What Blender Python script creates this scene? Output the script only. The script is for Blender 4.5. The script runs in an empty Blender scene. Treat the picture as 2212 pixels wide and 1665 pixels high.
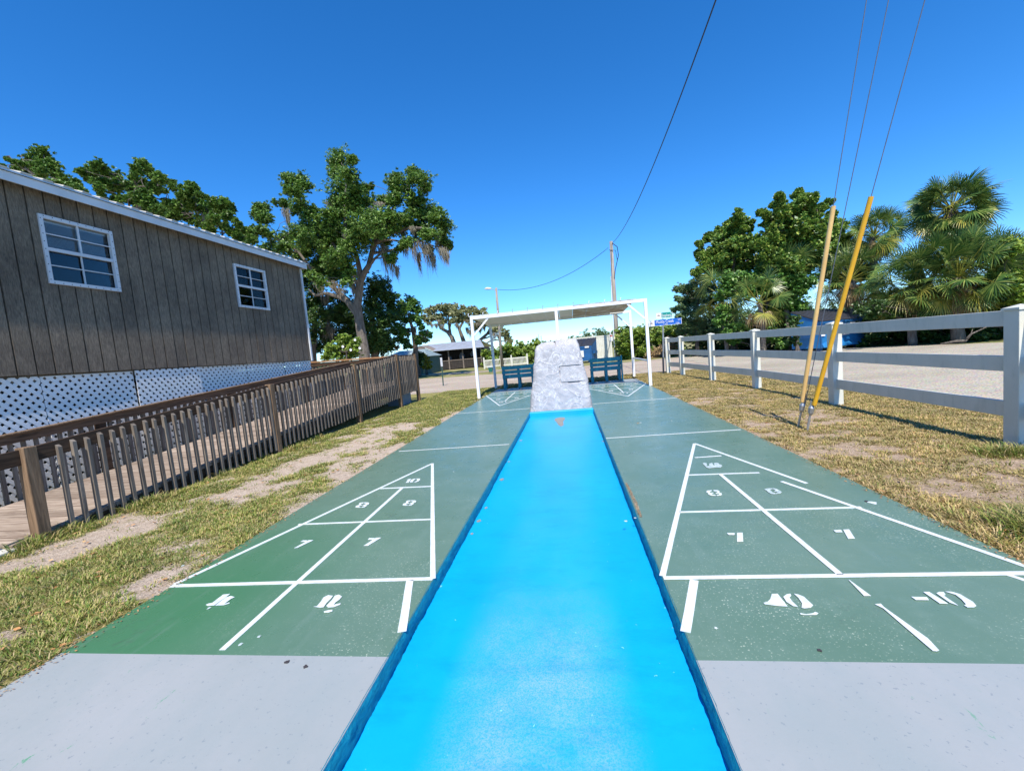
import bpy, bmesh, math, random
import numpy as np
from mathutils import Vector, Matrix, noise

# ---------------------------------------------------------------- camera, sky, sun, exposure
SC = bpy.context.scene
COL = SC.collection
IW, IH, FPX = 2212.0, 1665.0, 908.566
PITCH, ROLL, YAW = math.radians(-4.604), math.radians(-5.216), math.radians(-8.015)
CX, CH = 0.14, 1.341
def cam_axes():
    cy, sy = math.cos(YAW), math.sin(YAW)
    f = Vector((sy*math.cos(PITCH), cy*math.cos(PITCH), math.sin(PITCH)))
    r = Vector((cy, -sy, 0)); u = r.cross(f)
    return (math.cos(ROLL)*r+math.sin(ROLL)*u, -math.sin(ROLL)*r+math.cos(ROLL)*u, f)
CR, CU, CF = cam_axes()
CPOS = Vector((CX, 0, CH))
cd = bpy.data.cameras.new('camera'); cam = bpy.data.objects.new('camera', cd); COL.objects.link(cam)
cd.sensor_width = 36; cd.lens = FPX/IW*36; cd.clip_start = 0.05; cd.clip_end = 3000
M = Matrix.Identity(4)
for i in range(3):
    M[i][0] = CR[i]; M[i][1] = CU[i]; M[i][2] = -CF[i]; M[i][3] = CPOS[i]
cam.matrix_world = M
SC.camera = cam

SUN_EL, SUN_AZ = math.radians(53.5), math.radians(7.0)
SDIR = Vector((math.sin(SUN_AZ)*math.cos(SUN_EL), -math.cos(SUN_AZ)*math.cos(SUN_EL), math.sin(SUN_EL)))
wd = bpy.data.worlds.new('World'); SC.world = wd; wd.use_nodes = True
nt = wd.node_tree; bg = nt.nodes['Background']
sky = nt.nodes.new('ShaderNodeTexSky'); sky.sky_type = 'NISHITA'; sky.sun_disc = False
sky.sun_elevation = SUN_EL; sky.sun_rotation = math.atan2(SDIR.x, SDIR.y)
sky.air_density = 1.0; sky.dust_density = 0.0; sky.ozone_density = 4.5; sky.altitude = 900
hs = nt.nodes.new('ShaderNodeHueSaturation'); hs.inputs['Saturation'].default_value = 1.16; hs.inputs['Hue'].default_value = 0.5
tint = nt.nodes.new('ShaderNodeMix'); tint.data_type = 'RGBA'; tint.blend_type = 'MULTIPLY'; tint.inputs[0].default_value = 1.0
tint.inputs[7].default_value = (.74, .93, 1.14, 1)      # phone camera white balance of the clear sky
nt.links.new(sky.outputs[0], tint.inputs[6]); nt.links.new(tint.outputs[2], hs.inputs['Color']); nt.links.new(hs.outputs[0], bg.inputs[0])
bg.inputs[1].default_value = 0.148
sl = bpy.data.lights.new('sun', 'SUN'); sl.energy = 4.8; sl.angle = math.radians(0.53); sl.color = (1.0, 0.945, 0.86)
so = bpy.data.objects.new('sun', sl); COL.objects.link(so)
so.rotation_mode = 'QUATERNION'; so.rotation_quaternion = SDIR.to_track_quat('Z', 'Y'); so.location = (5, -10, 20)
SC.view_settings.view_transform = 'Standard'; SC.view_settings.look = 'None'
SC.view_settings.exposure = 0.45; SC.view_settings.gamma = 1.0; SC.view_settings.use_curve_mapping = False

# ---------------------------------------------------------------- helpers
def ray(px, py):
    return CF + (px-IW/2)/FPX*CR - (py-IH/2)/FPX*CU
def at(px, py, Y):
    d = ray(px, py); return CPOS + d*(Y/d.y)
def atx(px, py, X):
    d = ray(px, py); return CPOS + d*((X-CX)/d.x)
def gr(px, py, z=0.0):
    d = ray(px, py); return CPOS + d*((z-CH)/d.z)
def pxm(Y):            # metres per photograph pixel at distance Y
    return Y/FPX/0.98

class MB:
    def __init__(s): s.v = []; s.f = []; s.m = []
    def add(s, vs, fs, mi=0):
        n = len(s.v); s.v += [tuple(v) for v in vs]
        s.f += [tuple(i+n for i in f) for f in fs]; s.m += [mi]*len(fs)
    def box(s, x0, x1, y0, y1, z0, z1, mi=0):
        s.add([(x0,y0,z0),(x1,y0,z0),(x1,y1,z0),(x0,y1,z0),(x0,y0,z1),(x1,y0,z1),(x1,y1,z1),(x0,y1,z1)],
              [(3,2,1,0),(4,5,6,7),(0,1,5,4),(1,2,6,5),(2,3,7,6),(3,0,4,7)], mi)
    def hexa(s, pts, mi=0):   # 4 bottom, 4 top
        s.add(pts, [(3,2,1,0),(4,5,6,7),(0,1,5,4),(1,2,6,5),(2,3,7,6),(3,0,4,7)], mi)
    def beam(s, p, q, w, h, up=(0,0,1), mi=0):
        p = Vector(p); q = Vector(q); d = (q-p).normalized(); up = Vector(up)
        a = d.cross(up)
        if a.length < 1e-4: a = d.cross(Vector((0,1,0)))
        a.normalize(); b = a.cross(d)
        a *= w/2; b *= h/2
        s.add([p-a-b,p+a-b,p+a+b,p-a+b,q-a-b,q+a-b,q+a+b,q-a+b],
              [(0,1,2,3),(7,6,5,4),(0,4,5,1),(1,5,6,2),(2,6,7,3),(3,7,4,0)], mi)
    def tube(s, pts, rs, n=8, cap=True, mi=0):
        pts = [Vector(p) for p in pts]
        if not hasattr(rs, '__len__'): rs = [rs]*len(pts)
        rings = []; prev = None; base = len(s.v)
        for i, p in enumerate(pts):
            d = (pts[min(i+1,len(pts)-1)]-pts[max(i-1,0)]).normalized()
            if prev is None:
                a = d.orthogonal().normalized()
            else:
                a = (prev-d*prev.dot(d))
                a = a.normalized() if a.length > 1e-5 else d.orthogonal().normalized()
            prev = a; b = d.cross(a)
            for k in range(n):
                t = 2*math.pi*k/n
                s.v.append(tuple(p+(a*math.cos(t)+b*math.sin(t))*rs[i]))
        for i in range(len(pts)-1):
            for k in range(n):
                k2 = (k+1) % n
                s.f.append((base+i*n+k, base+i*n+k2, base+(i+1)*n+k2, base+(i+1)*n+k)); s.m.append(mi)
        if cap:
            s.f.append(tuple(base+k for k in range(n))[::-1]); s.m.append(mi)
            e = base+(len(pts)-1)*n; s.f.append(tuple(e+k for k in range(n))); s.m.append(mi)
    def prism(s, poly, z0, z1, mi=0):
        n = len(poly)
        a = sum(poly[i][0]*poly[(i+1)%n][1]-poly[(i+1)%n][0]*poly[i][1] for i in range(n))
        if a < 0: poly = poly[::-1]
        vs = [(x,y,z0) for x,y in poly]+[(x,y,z1) for x,y in poly]
        fs = [tuple(range(n))[::-1], tuple(range(n,2*n))]+[(i,(i+1)%n,n+(i+1)%n,n+i) for i in range(n)]
        s.add(vs, fs, mi)
    def quad(s, a, b, c, d, mi=0): s.add([a,b,c,d], [(0,1,2,3)], mi)
    def build(s, name, mat, parent=None, smooth=False, bevel=0, tri=False, loc=None):
        me = bpy.data.meshes.new(name); me.from_pydata(s.v, [], s.f); me.update()
        mats = mat if isinstance(mat, (list, tuple)) else [mat]
        for m in mats: me.materials.append(m)
        if len(mats) > 1: me.polygons.foreach_set('material_index', s.m)
        if smooth: me.polygons.foreach_set('use_smooth', [True]*len(s.f))
        o = bpy.data.objects.new(name, me); COL.objects.link(o)
        if bevel:
            b = o.modifiers.new('b', 'BEVEL'); b.width = bevel; b.segments = 2; b.limit_method = 'ANGLE'; b.angle_limit = 0.7
        if parent is not None:
            o.parent = parent; o.matrix_parent_inverse = pinv(parent)
        return o
def pinv(p):     # parts are authored in world space; a thing's Empty stands at its base
    return Matrix.Translation(-Vector(p.location)) if p.type == 'EMPTY' else Matrix.Identity(4)
def tag(o, label=None, cat=None, group=None, kind=None):
    if label: o['label'] = label
    if cat: o['category'] = cat
    if group: o['group'] = group
    if kind: o['kind'] = kind
    return o
def thing(name, label, cat, loc=(0,0,0), group=None):
    o = bpy.data.objects.new(name, None); COL.objects.link(o); o.location = loc; o.empty_display_size = 0.2
    return tag(o, label, cat, group)
def fast_mesh(name, V, F, mat, parent=None, smooth=False):
    """V (n,3) array, F (m,k) int array"""
    me = bpy.data.meshes.new(name); k = F.shape[1]
    me.vertices.add(len(V)); me.vertices.foreach_set('co', np.asarray(V, dtype=np.float32).ravel())
    me.loops.add(F.size); me.loops.foreach_set('vertex_index', F.astype(np.int32).ravel())
    me.polygons.add(len(F)); me.polygons.foreach_set('loop_start', np.arange(0, F.size, k, dtype=np.int32))
    me.polygons.foreach_set('loop_total', np.full(len(F), k, dtype=np.int32))
    if smooth: me.polygons.foreach_set('use_smooth', np.ones(len(F), dtype=bool))
    me.update(calc_edges=True); me.materials.append(mat)
    o = bpy.data.objects.new(name, me); COL.objects.link(o)
    if parent is not None:
        o.parent = parent; o.matrix_parent_inverse = pinv(parent)
    return o
def text_obj(name, body, mat, parent, origin, xdir, ydir, size, sx=1.0, align='CENTER', ext=0.001):
    cu = bpy.data.curves.new(name, 'FONT'); cu.body = body; cu.size = size; cu.align_x = align; cu.align_y = 'CENTER'
    cu.extrude = ext
    t = bpy.data.objects.new(name+'_tmp', cu); COL.objects.link(t)
    bpy.context.view_layer.update()
    me = bpy.data.meshes.new_from_object(t.evaluated_get(bpy.context.evaluated_depsgraph_get()))
    bpy.data.objects.remove(t); me.name = name
    X = Vector(xdir).normalized(); Y = Vector(ydir).normalized(); Z = X.cross(Y)
    for v in me.vertices:
        c = v.co.copy(); v.co = Vector(origin)+X*c.x*sx+Y*c.y+Z*c.z
    me.materials.clear(); me.materials.append(mat)
    o = bpy.data.objects.new(name, me); COL.objects.link(o)
    if parent is not None:
        o.parent = parent; o.matrix_parent_inverse = pinv(parent)
    return o
# ---------------------------------------------------------------- materials
def srgb(r, g, b):
    f = lambda c: (c/255/12.92) if c/255 <= 0.04045 else ((c/255+0.055)/1.055)**2.4
    return (f(r), f(g), f(b), 1)
def lin(r, g, b): return (r, g, b, 1)
class NT:
    def __init__(s, name):
        s.mat = bpy.data.materials.new(name); s.mat.use_nodes = True
        s.t = s.mat.node_tree; s.b = s.t.nodes['Principled BSDF']; s.out = s.t.nodes['Material Output']
        s.co = None
    def n(s, typ, **kw):
        nd = s.t.nodes.new(typ)
        for k, v in kw.items():
            if k in nd.inputs: nd.inputs[k].default_value = v
            else: setattr(nd, k, v)
        return nd
    def l(s, a, b): s.t.links.new(a, b)
    def coord(s, scale=(1,1,1)):
        g = s.n('ShaderNodeNewGeometry'); m = s.n('ShaderNodeMapping'); m.inputs['Scale'].default_value = scale
        s.l(g.outputs['Position'], m.inputs['Vector']); return m.outputs[0]
    def noise(s, scale, detail=3, rough=0.5, stretch=(1,1,1), dist=0.0):
        nd = s.n('ShaderNodeTexNoise'); nd.inputs['Scale'].default_value = scale; nd.inputs['Detail'].default_value = detail
        nd.inputs['Roughness'].default_value = rough; nd.inputs['Distortion'].default_value = dist
        s.l(s.coord(stretch), nd.inputs['Vector']); return nd.outputs['Fac']
    def ramp(s, src, stops):
        r = s.n('ShaderNodeValToRGB'); e = r.color_ramp.elements
        while len(e) < len(stops): e.new(0.5)
        for i, (p, c) in enumerate(stops):
            e[i].position = p; e[i].color = c if hasattr(c, '__len__') else (c, c, c, 1)
        s.l(src, r.inputs[0]); return r.outputs[0]
    def mix(s, fac, a, b, mode='MIX'):
        m = s.n('ShaderNodeMix'); m.data_type = 'RGBA'; m.blend_type = mode
        for v, i in ((fac, 0), (a, 6), (b, 7)):
            if hasattr(v, 'is_linked') or hasattr(v, 'links'): s.l(v, m.inputs[i])
            elif i == 0: m.inputs[0].default_value = v
            else: m.inputs[i].default_value = v
        return m.outputs[2]
    def bump(s, src, strength=0.3, dist=0.01, prev=None):
        b = s.n('ShaderNodeBump'); b.inputs['Strength'].default_value = strength; b.inputs['Distance'].default_value = dist
        s.l(src, b.inputs['Height'])
        if prev: s.l(prev, b.inputs['Normal'])
        return b.outputs[0]
    def fin(s, col, rough=0.6, nrm=None, metal=0.0, spec=None):
        if hasattr(col, 'links'): s.l(col, s.b.inputs['Base Color'])
        else: s.b.inputs['Base Color'].default_value = col
        if hasattr(rough, 'links'): s.l(rough, s.b.inputs['Roughness'])
        else: s.b.inputs['Roughness'].default_value = rough
        s.b.inputs['Metallic'].default_value = metal
        if spec is not None: s.b.inputs['Specular IOR Level'].default_value = spec
        if nrm: s.l(nrm, s.b.inputs['Normal'])
        return s.mat
def simple(name, c1, c2=None, scale=6, rough=0.6, bump=0.15, bs=40, stretch=(1,1,1), metal=0.0, bd=0.004, spec=None):
    n = NT(name); c2 = c2 or tuple(x*0.8 for x in c1[:3])+(1,)
    col = n.ramp(n.noise(scale, 5, 0.6, stretch), [(0.32, c2), (0.68, c1)])
    nr = n.bump(n.noise(bs, 4, 0.6, stretch), bump, bd) if bump else None
    return n.fin(col, rough, nr, metal, spec)

MAT = {}
def mk_court():
    n = NT('court green paint')
    base = n.ramp(n.noise(0.9, 5, 0.6), [(0.3, lin(.100,.180,.122)), (0.7, lin(.142,.222,.165))])
    wear = n.ramp(n.noise(6, 6, 0.75), [(0.5, 0.0), (0.74, 0.45)])
    base = n.mix(wear, base, lin(.17,.255,.20))
    # small flecks of sand and chips where the paint is gone
    fl = n.ramp(n.noise(85, 2, 0.6), [(0.635, 0.0), (0.655, 1.0)])
    zone = n.ramp(n.noise(1.5, 5, 0.65), [(0.44, 0.06), (0.64, 1.0)])
    m = n.n('ShaderNodeMath', operation='MULTIPLY'); n.l(fl, m.inputs[0]); n.l(zone, m.inputs[1])
    base = n.mix(m.outputs[0], base, lin(.50,.55,.42))
    # fresher, greener coat towards the near left corner
    sx = n.n('ShaderNodeSeparateXYZ'); g = n.n('ShaderNodeNewGeometry'); n.l(g.outputs['Position'], sx.inputs[0])
    def mr(o, a, b, c, d):
        k = n.n('ShaderNodeMapRange'); k.interpolation_type = 'SMOOTHSTEP'; n.l(o, k.inputs['Value'])
        for nm, v in (('From Min', a), ('From Max', b), ('To Min', c), ('To Max', d)): k.inputs[nm].default_value = v
        return k.outputs[0]
    k1 = n.n('ShaderNodeMath', operation='MULTIPLY'); n.l(mr(sx.outputs[0], -2.3, -1.0, 1, 0), k1.inputs[0]); n.l(mr(sx.outputs[1], 2.0, 4.2, .85, 0), k1.inputs[1])
    base = n.mix(k1.outputs[0], base, lin(.045,.175,.075))
    # long dull scuffs left by pucks and brooms
    base = n.mix(n.ramp(n.noise(10, 6, .7, (1, .12, 1)), [(0.55, 0.0), (0.75, .4)]), base, lin(.17,.25,.20))
    cv = n.n('ShaderNodeMath', operation='ABSOLUTE'); ck = n.n('ShaderNodeMath', operation='SUBTRACT')
    n.l(n.noise(.9, 6, .62, (1, 1.4, 1), .8), ck.inputs[0]); ck.inputs[1].default_value = .47; n.l(ck.outputs[0], cv.inputs[0])
    cm = n.n('ShaderNodeMath', operation='MULTIPLY'); n.l(n.ramp(cv.outputs[0], [(0.0, .5), (0.0010, 0.0)]), cm.inputs[0]); n.l(n.ramp(n.noise(1.1, 3, .6), [(0.52, 0.0), (0.6, .8)]), cm.inputs[1])
    base = n.mix(cm.outputs[0], base, lin(.06,.07,.065))
    nr = n.bump(n.noise(220, 3, 0.6), 0.25, 0.0012)
    nr = n.bump(n.noise(7, 4, 0.5), 0.25, 0.004, nr)
    return n.fin(base, n.ramp(n.noise(5, 4, 0.6), [(0.3, 0.24), (0.7, 0.38)]), nr)
MAT['court'] = mk_court()
def mk_gray():
    n = NT('gray pad paint')
    base = n.ramp(n.noise(1.2, 5, 0.6), [(0.3, lin(.31,.33,.32)), (0.7, lin(.355,.365,.36))])
    chip = n.ramp(n.noise(13, 7, 0.75, (1, .4, 1), .6), [(0.635, 0.0), (0.65, 1.0)])
    zone = n.ramp(n.noise(1.3, 3, 0.5), [(0.47, 0.0), (0.56, 1.0)])
    m = n.n('ShaderNodeMath', operation='MULTIPLY'); n.l(chip, m.inputs[0]); n.l(zone, m.inputs[1])
    base = n.mix(m.outputs[0], base, lin(.10,.30,.17))
    pit = n.ramp(n.noise(48, 3, 0.6), [(0.645, 0.0), (0.665, 0.7)])
    base = n.mix(pit, base, lin(.2,.23,.25))
    base = n.mix(n.ramp(n.noise(2.2, 7, .75, (1, .5, 1)), [(0.4, 0.0), (0.7, .5)]), base, lin(.26,.31,.31))
    nr = n.bump(n.noise(160, 3, 0.6), 0.2, 0.0012); nr = n.bump(n.noise(9, 4, 0.6), 0.25, 0.004, nr)
    return n.fin(base, 0.5, nr)
MAT['gray'] = mk_gray()
def mk_blue():
    n = NT('bright blue gutter paint')
    base = n.ramp(n.noise(1.3, 5, 0.6, (1, .5, 1)), [(0.3, lin(.0,.33,.66)), (0.7, lin(.003,.39,.73))])
    # scuffed pale wear down the middle of the near end
    sx = n.n('ShaderNodeSeparateXYZ'); g = n.n('ShaderNodeNewGeometry'); n.l(g.outputs['Position'], sx.inputs[0])
    def mr(o, a, b, c, d):
        k = n.n('ShaderNodeMapRange'); k.interpolation_type = 'SMOOTHSTEP'
        n.l(o, k.inputs['Value']); k.inputs['From Min'].default_value = a; k.inputs['From Max'].default_value = b
        k.inputs['To Min'].default_value = c; k.inputs['To Max'].default_value = d; return k.outputs[0]
    a1 = mr(sx.outputs[0], -.55, -.25, 0, 1); a2 = mr(sx.outputs[0], .05, .35, 1, 0); a3 = mr(sx.outputs[1], 1.5, 2.6, .9, .12)
    def mul(a, b):
        k = n.n('ShaderNodeMath', operation='MULTIPLY'); n.l(a, k.inputs[0])
        if hasattr(b, 'links'): n.l(b, k.inputs[1])
        else: k.inputs[1].default_value = b
        return k.outputs[0]
    w = mul(mul(a1, a2), a3)
    w = mul(w, n.ramp(n.noise(4, 6, 0.7), [(0.28, 0.25), (0.62, 1.0)]))
    w = mul(w, n.ramp(n.noise(150, 4, 0.8), [(0.42, 0.25), (0.56, 1.0)]))
    base = n.mix(w, base, lin(.24,.43,.50))
    fl = n.ramp(n.noise(30, 2, 0.6), [(0.745, 0.0), (0.76, 0.6)])
    base = n.mix(fl, base, lin(.35,.75,.85))
    dk = n.ramp(n.noise(4, 8, 0.78, (.5, 1.3, 1)), [(0.5, 0.0), (0.72, 0.5)])
    base = n.mix(dk, base, lin(.0,.24,.5))
    nr = n.bump(n.noise(120, 3, 0.6), 0.2, 0.0015); nr = n.bump(n.noise(6, 4, 0.6), 0.35, 0.008, nr)
    return n.fin(base, 0.42, nr)
MAT['blue'] = mk_blue()
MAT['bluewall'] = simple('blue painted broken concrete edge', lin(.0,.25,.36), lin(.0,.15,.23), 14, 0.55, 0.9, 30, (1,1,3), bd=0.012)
MAT['line'] = simple('white line paint', lin(.74,.75,.74), lin(.56,.62,.61), 22, 0.5, 0.1, 90)
MAT['digit'] = simple('white stencil paint', lin(.72,.75,.75), lin(.54,.61,.61), 30, 0.5, 0.1, 90)
MAT['smudge'] = simple('thin white stencil paint', lin(.6,.66,.66), lin(.26,.36,.33), 40, 0.5, 0.1, 90)
MAT['bare'] = simple('bare concrete', lin(.30,.29,.26), lin(.19,.185,.17), 40, 0.9, 0.5, 60)

def mk_ground(name, sandy, grassy, mid, sc, lo, hi):
    n = NT(name)
    a = n.noise(sc, 8, 0.72)
    col = n.ramp(a, [(lo, sandy), ((lo+hi)/2, mid), (hi, grassy)])
    fine = n.ramp(n.noise(38, 5, 0.75), [(0.3, lin(.45,.42,.36)), (0.75, lin(1.25,1.2,1.1))])
    col = n.mix(0.75, col, fine, 'MULTIPLY')
    nr = n.bump(n.noise(60, 5, 0.7), 0.8, 0.02)
    return n.fin(col, 0.95, nr, spec=0.15)
MAT['ground'] = mk_ground('rough grass and dirt', lin(.46,.38,.26), lin(.17,.21,.06), lin(.33,.31,.13), 0.7, .38, .58)
def mk_lawn(name, g1, g2, s1, s2):
    n = NT(name)
    at_ = n.n('ShaderNodeAttribute', attribute_name='grassy')
    soil = n.ramp(n.noise(11, 7, 0.75), [(0.3, s1), (0.66, s2)])
    grass = n.ramp(n.noise(17, 7, 0.75), [(0.3, g1), (0.68, g2)])
    brk = n.n('ShaderNodeMath', operation='ADD'); n.l(at_.outputs['Fac'], brk.inputs[0])
    k = n.n('ShaderNodeMath', operation='MULTIPLY_ADD'); n.l(n.noise(24, 6, 0.8), k.inputs[0]); k.inputs[1].default_value = 2.0; k.inputs[2].default_value = -1.0
    n.l(k.outputs[0], brk.inputs[1])
    f = n.ramp(brk.outputs[0], [(0.36, 0.0), (0.6, 1.0)])
    col = n.mix(f, soil, grass)
    col = n.mix(0.8, col, n.ramp(n.noise(75, 5, 0.8), [(0.36, lin(.36,.32,.27)), (0.62, lin(1.3,1.26,1.2))]), 'MULTIPLY')
    nr = n.bump(n.noise(45, 6, 0.75), 0.9, 0.025)
    return n.fin(col, 0.95, nr, spec=0.1)
MAT['lawnL'] = mk_lawn('patchy lawn over pale sand', lin(.17,.17,.05), lin(.42,.38,.15), lin(.45,.35,.27), lin(.66,.56,.46))
MAT['lawnR'] = mk_lawn('dry patchy lawn', lin(.22,.18,.07), lin(.46,.37,.18), lin(.36,.26,.18), lin(.60,.47,.36))
def mk_gravel(name, c1, c2, c3):
    n = NT(name)
    v = n.n('ShaderNodeTexVoronoi'); v.inputs['Scale'].default_value = 26; n.l(n.coord(), v.inputs['Vector'])
    col = n.ramp(v.outputs['Distance'], [(0.05, c1), (0.6, c2)])
    rnd = n.mix(0.35, col, v.outputs['Color'], 'SOFT_LIGHT')
    big = n.ramp(n.noise(0.45, 6, 0.7, (.5, 1, 1)), [(0.35, lin(.78,.74,.70)), (0.65, lin(1.1,1.08,1.06))])
    col = n.mix(0.9, rnd, big, 'MULTIPLY')
    col = n.mix(n.ramp(n.noise(7, 6, .75), [(0.55, 0.0), (0.75, 0.5)]), col, c3)
    nr = n.bump(v.outputs['Distance'], 0.9, 0.015); nr = n.bump(n.noise(4, 6, .7), .6, .05, nr)
    return n.fin(col, 0.95, nr, spec=0.15)
MAT['gravel'] = mk_gravel('pale shell gravel', lin(.58,.53,.42), lin(.39,.35,.28), lin(.34,.28,.2))
MAT['gravelL'] = mk_gravel('pinkish shell gravel', lin(.58,.49,.39), lin(.40,.335,.27), lin(.38,.30,.22))
MAT['slabw'] = simple('pale concrete', lin(.66,.63,.56), lin(.5,.48,.42), 6, 0.85, 0.3, 60)

def mk_leaf(name, cols, trans=0.25, rough=0.45):
    n = NT(name)
    g = n.n('ShaderNodeNewGeometry')
    st = [(i/(len(cols)-1) if len(cols) > 1 else 0, c) for i, c in enumerate(cols)]
    col = n.ramp(g.outputs['Random Per Island'], st)
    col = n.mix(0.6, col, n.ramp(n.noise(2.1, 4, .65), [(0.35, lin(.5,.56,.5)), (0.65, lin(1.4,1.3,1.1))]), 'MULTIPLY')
    n.fin(col, rough)
    tr = n.n('ShaderNodeBsdfTranslucent'); n.l(col, tr.inputs[0])
    mx = n.n('ShaderNodeMixShader'); mx.inputs[0].default_value = trans
    n.l(n.b.outputs[0], mx.inputs[1]); n.l(tr.outputs[0], mx.inputs[2]); n.l(mx.outputs[0], n.out.inputs[0])
    return n.mat
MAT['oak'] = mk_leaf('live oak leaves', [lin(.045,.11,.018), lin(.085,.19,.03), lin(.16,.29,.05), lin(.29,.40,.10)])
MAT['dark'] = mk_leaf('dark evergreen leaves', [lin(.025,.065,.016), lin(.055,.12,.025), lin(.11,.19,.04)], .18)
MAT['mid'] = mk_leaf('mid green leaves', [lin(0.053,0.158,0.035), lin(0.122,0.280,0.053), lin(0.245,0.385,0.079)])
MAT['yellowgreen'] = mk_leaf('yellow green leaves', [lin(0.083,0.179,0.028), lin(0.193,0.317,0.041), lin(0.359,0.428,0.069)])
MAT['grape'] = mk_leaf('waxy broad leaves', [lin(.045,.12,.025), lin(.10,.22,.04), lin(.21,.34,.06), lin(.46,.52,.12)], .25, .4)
MAT['feather'] = mk_leaf('grey green small leaves', [lin(0.073,0.146,0.064), lin(0.146,0.255,0.109), lin(0.273,0.364,0.164)])
MAT['pale'] = mk_leaf('pale olive leaves', [lin(.18,.22,.09), lin(.30,.33,.16), lin(.46,.45,.27)])
MAT['far'] = mk_leaf('far woods leaves', [lin(.04,.09,.035), lin(.085,.15,.05), lin(.13,.2,.07)], .1, .6)
MAT['palm'] = mk_leaf('fan palm leaflets', [lin(.03,.08,.022), lin(.07,.15,.035), lin(.15,.23,.05), lin(.29,.33,.09)], .15, .38)
MAT['palmy'] = mk_leaf('yellowing palm leaflets', [lin(.12,.17,.03), lin(.30,.30,.05), lin(.42,.36,.07)], .25, .45)
MAT['dead'] = mk_leaf('dead palm fronds', [lin(.22,.14,.07), lin(.42,.29,.15), lin(.56,.43,.26)], .15, .7)
MAT['moss'] = mk_leaf('hanging moss', [lin(.16,.14,.11), lin(.25,.22,.175), lin(.33,.30,.23)], .3, .9)
MAT['grassL'] = mk_leaf('lawn blades', [lin(.08,.15,.02), lin(.16,.24,.035), lin(.30,.32,.07), lin(.46,.39,.16), lin(.5,.38,.2)], .25, .6)
MAT['grassR'] = mk_leaf('dry lawn blades', [lin(.13,.17,.03), lin(.32,.29,.08), lin(.48,.37,.16), lin(.56,.42,.22), lin(.42,.29,.16)], .25, .7)
MAT['litter'] = mk_leaf('fallen leaves', [lin(.30,.13,.05), lin(.48,.25,.10), lin(.55,.38,.2)], .05, .7)
MAT['grit'] = mk_leaf('brown grit', [lin(.12,.09,.06), lin(.24,.17,.11), lin(.34,.27,.2)], .0, .8)
MAT['croton'] = mk_leaf('yellow leaves', [lin(.3,.25,.02), lin(.5,.38,.03), lin(.15,.2,.03)], .2)
MAT['bark'] = simple('grey oak bark', lin(.21,.18,.145), lin(.085,.068,.054), 9, 0.95, 1.0, 22, (1,1,.3), bd=0.04)
MAT['barkd'] = simple('dark bark', lin(.16,.13,.10), lin(.07,.055,.045), 9, 0.95, 1.0, 22, (1,1,.3), bd=0.04)
MAT['pole'] = simple('weathered pole wood', lin(.38,.33,.28), lin(.20,.17,.14), 7, 0.9, 0.7, 30, (1,1,.15), bd=0.015)
def mk_wood(name, c1, c2, st):
    n = NT(name)
    g = n.n('ShaderNodeNewGeometry')
    a = n.ramp(n.noise(26, 5, 0.65, st, 1.2), [(0.32, c2), (0.62, c1)])
    kn = n.ramp(n.noise(3.5, 4, 0.6, st), [(0.3, lin(.7,.66,.62)), (0.7, lin(1.12,1.1,1.08))])
    c = n.mix(0.9, a, kn, 'MULTIPLY')
    c = n.mix(0.5, c, n.ramp(g.outputs['Random Per Island'], [(0, lin(.72,.70,.68)), (1, lin(1.2,1.18,1.15))]), 'MULTIPLY')
    nr = n.bump(n.noise(34, 5, .65, st, 1.2), 0.6, 0.006)
    return n.fin(c, 0.85, nr, spec=.2)
MAT['woodv'] = mk_wood('weathered upright lumber', lin(.29,.195,.12), lin(.12,.078,.048), (1,1,.07))
MAT['woodpk'] = mk_wood('grey brown pickets', lin(.245,.215,.18), lin(.11,.09,.075), (1,1,.07))
MAT['woody'] = mk_wood('shade-darkened railing board', lin(.105,.066,.042), lin(.04,.026,.018), (1,.07,1))  # shade put into the colour: darker copy of the railing wood
MAT['railf'] = mk_wood('brown far railing board', lin(.25,.15,.09), lin(.10,.06,.035), (1,.07,1))  # lighter copy, sunlight on the far board put into its brown
MAT['woodx'] = mk_wood('worn deck planks', lin(.46,.385,.315), lin(.17,.12,.09), (.06,1,1))
MAT['woodnew'] = mk_wood('orange brown new lumber', lin(.50,.29,.15), lin(.32,.16,.08), (.07,1,1))
def mk_siding():
    n = NT('rough dark siding')
    g = n.n('ShaderNodeNewGeometry')
    c = n.ramp(n.noise(75, 6, 0.75, (1,1,.16)), [(0.28, lin(.085,.07,.055)), (0.7, lin(.32,.255,.185))])
    b = n.ramp(n.noise(1.6, 5, .65), [(0.35, lin(.72,.71,.72)), (0.65, lin(1.15,1.14,1.12))])
    c = n.mix(.9, c, b, 'MULTIPLY')
    c = n.mix(.35, c, n.ramp(g.outputs['Random Per Island'], [(0, lin(.7,.7,.7)), (1, lin(1.25,1.22,1.2))]), 'MULTIPLY')
    nr = n.bump(n.noise(90, 6, .75, (1,1,.35)), 1.0, 0.016)
    return n.fin(c, .9, nr, spec=.15)
MAT['siding'] = mk_siding()
MAT['sidedark'] = simple('dark groove', lin(.03,.027,.024), None, 8, .95, 0)
MAT['white'] = simple('white painted metal', lin(.80,.81,.83), lin(.72,.73,.76), 4, 0.42, 0.05, 60)
def mk_vinyl():
    n = NT('weathered white vinyl')
    c = n.ramp(n.noise(2.5, 5, .6), [(0.3, lin(.60,.59,.50)), (0.7, lin(.68,.66,.57))])
    c = n.mix(n.ramp(n.noise(9, 7, .75, (1, 1, .25)), [(0.52, 0.0), (0.75, 0.55)]), c, lin(.38,.41,.33))
    return n.fin(c, .5, n.bump(n.noise(50, 3, .6), .05, .002))
MAT['vinyl'] = mk_vinyl()
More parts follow.
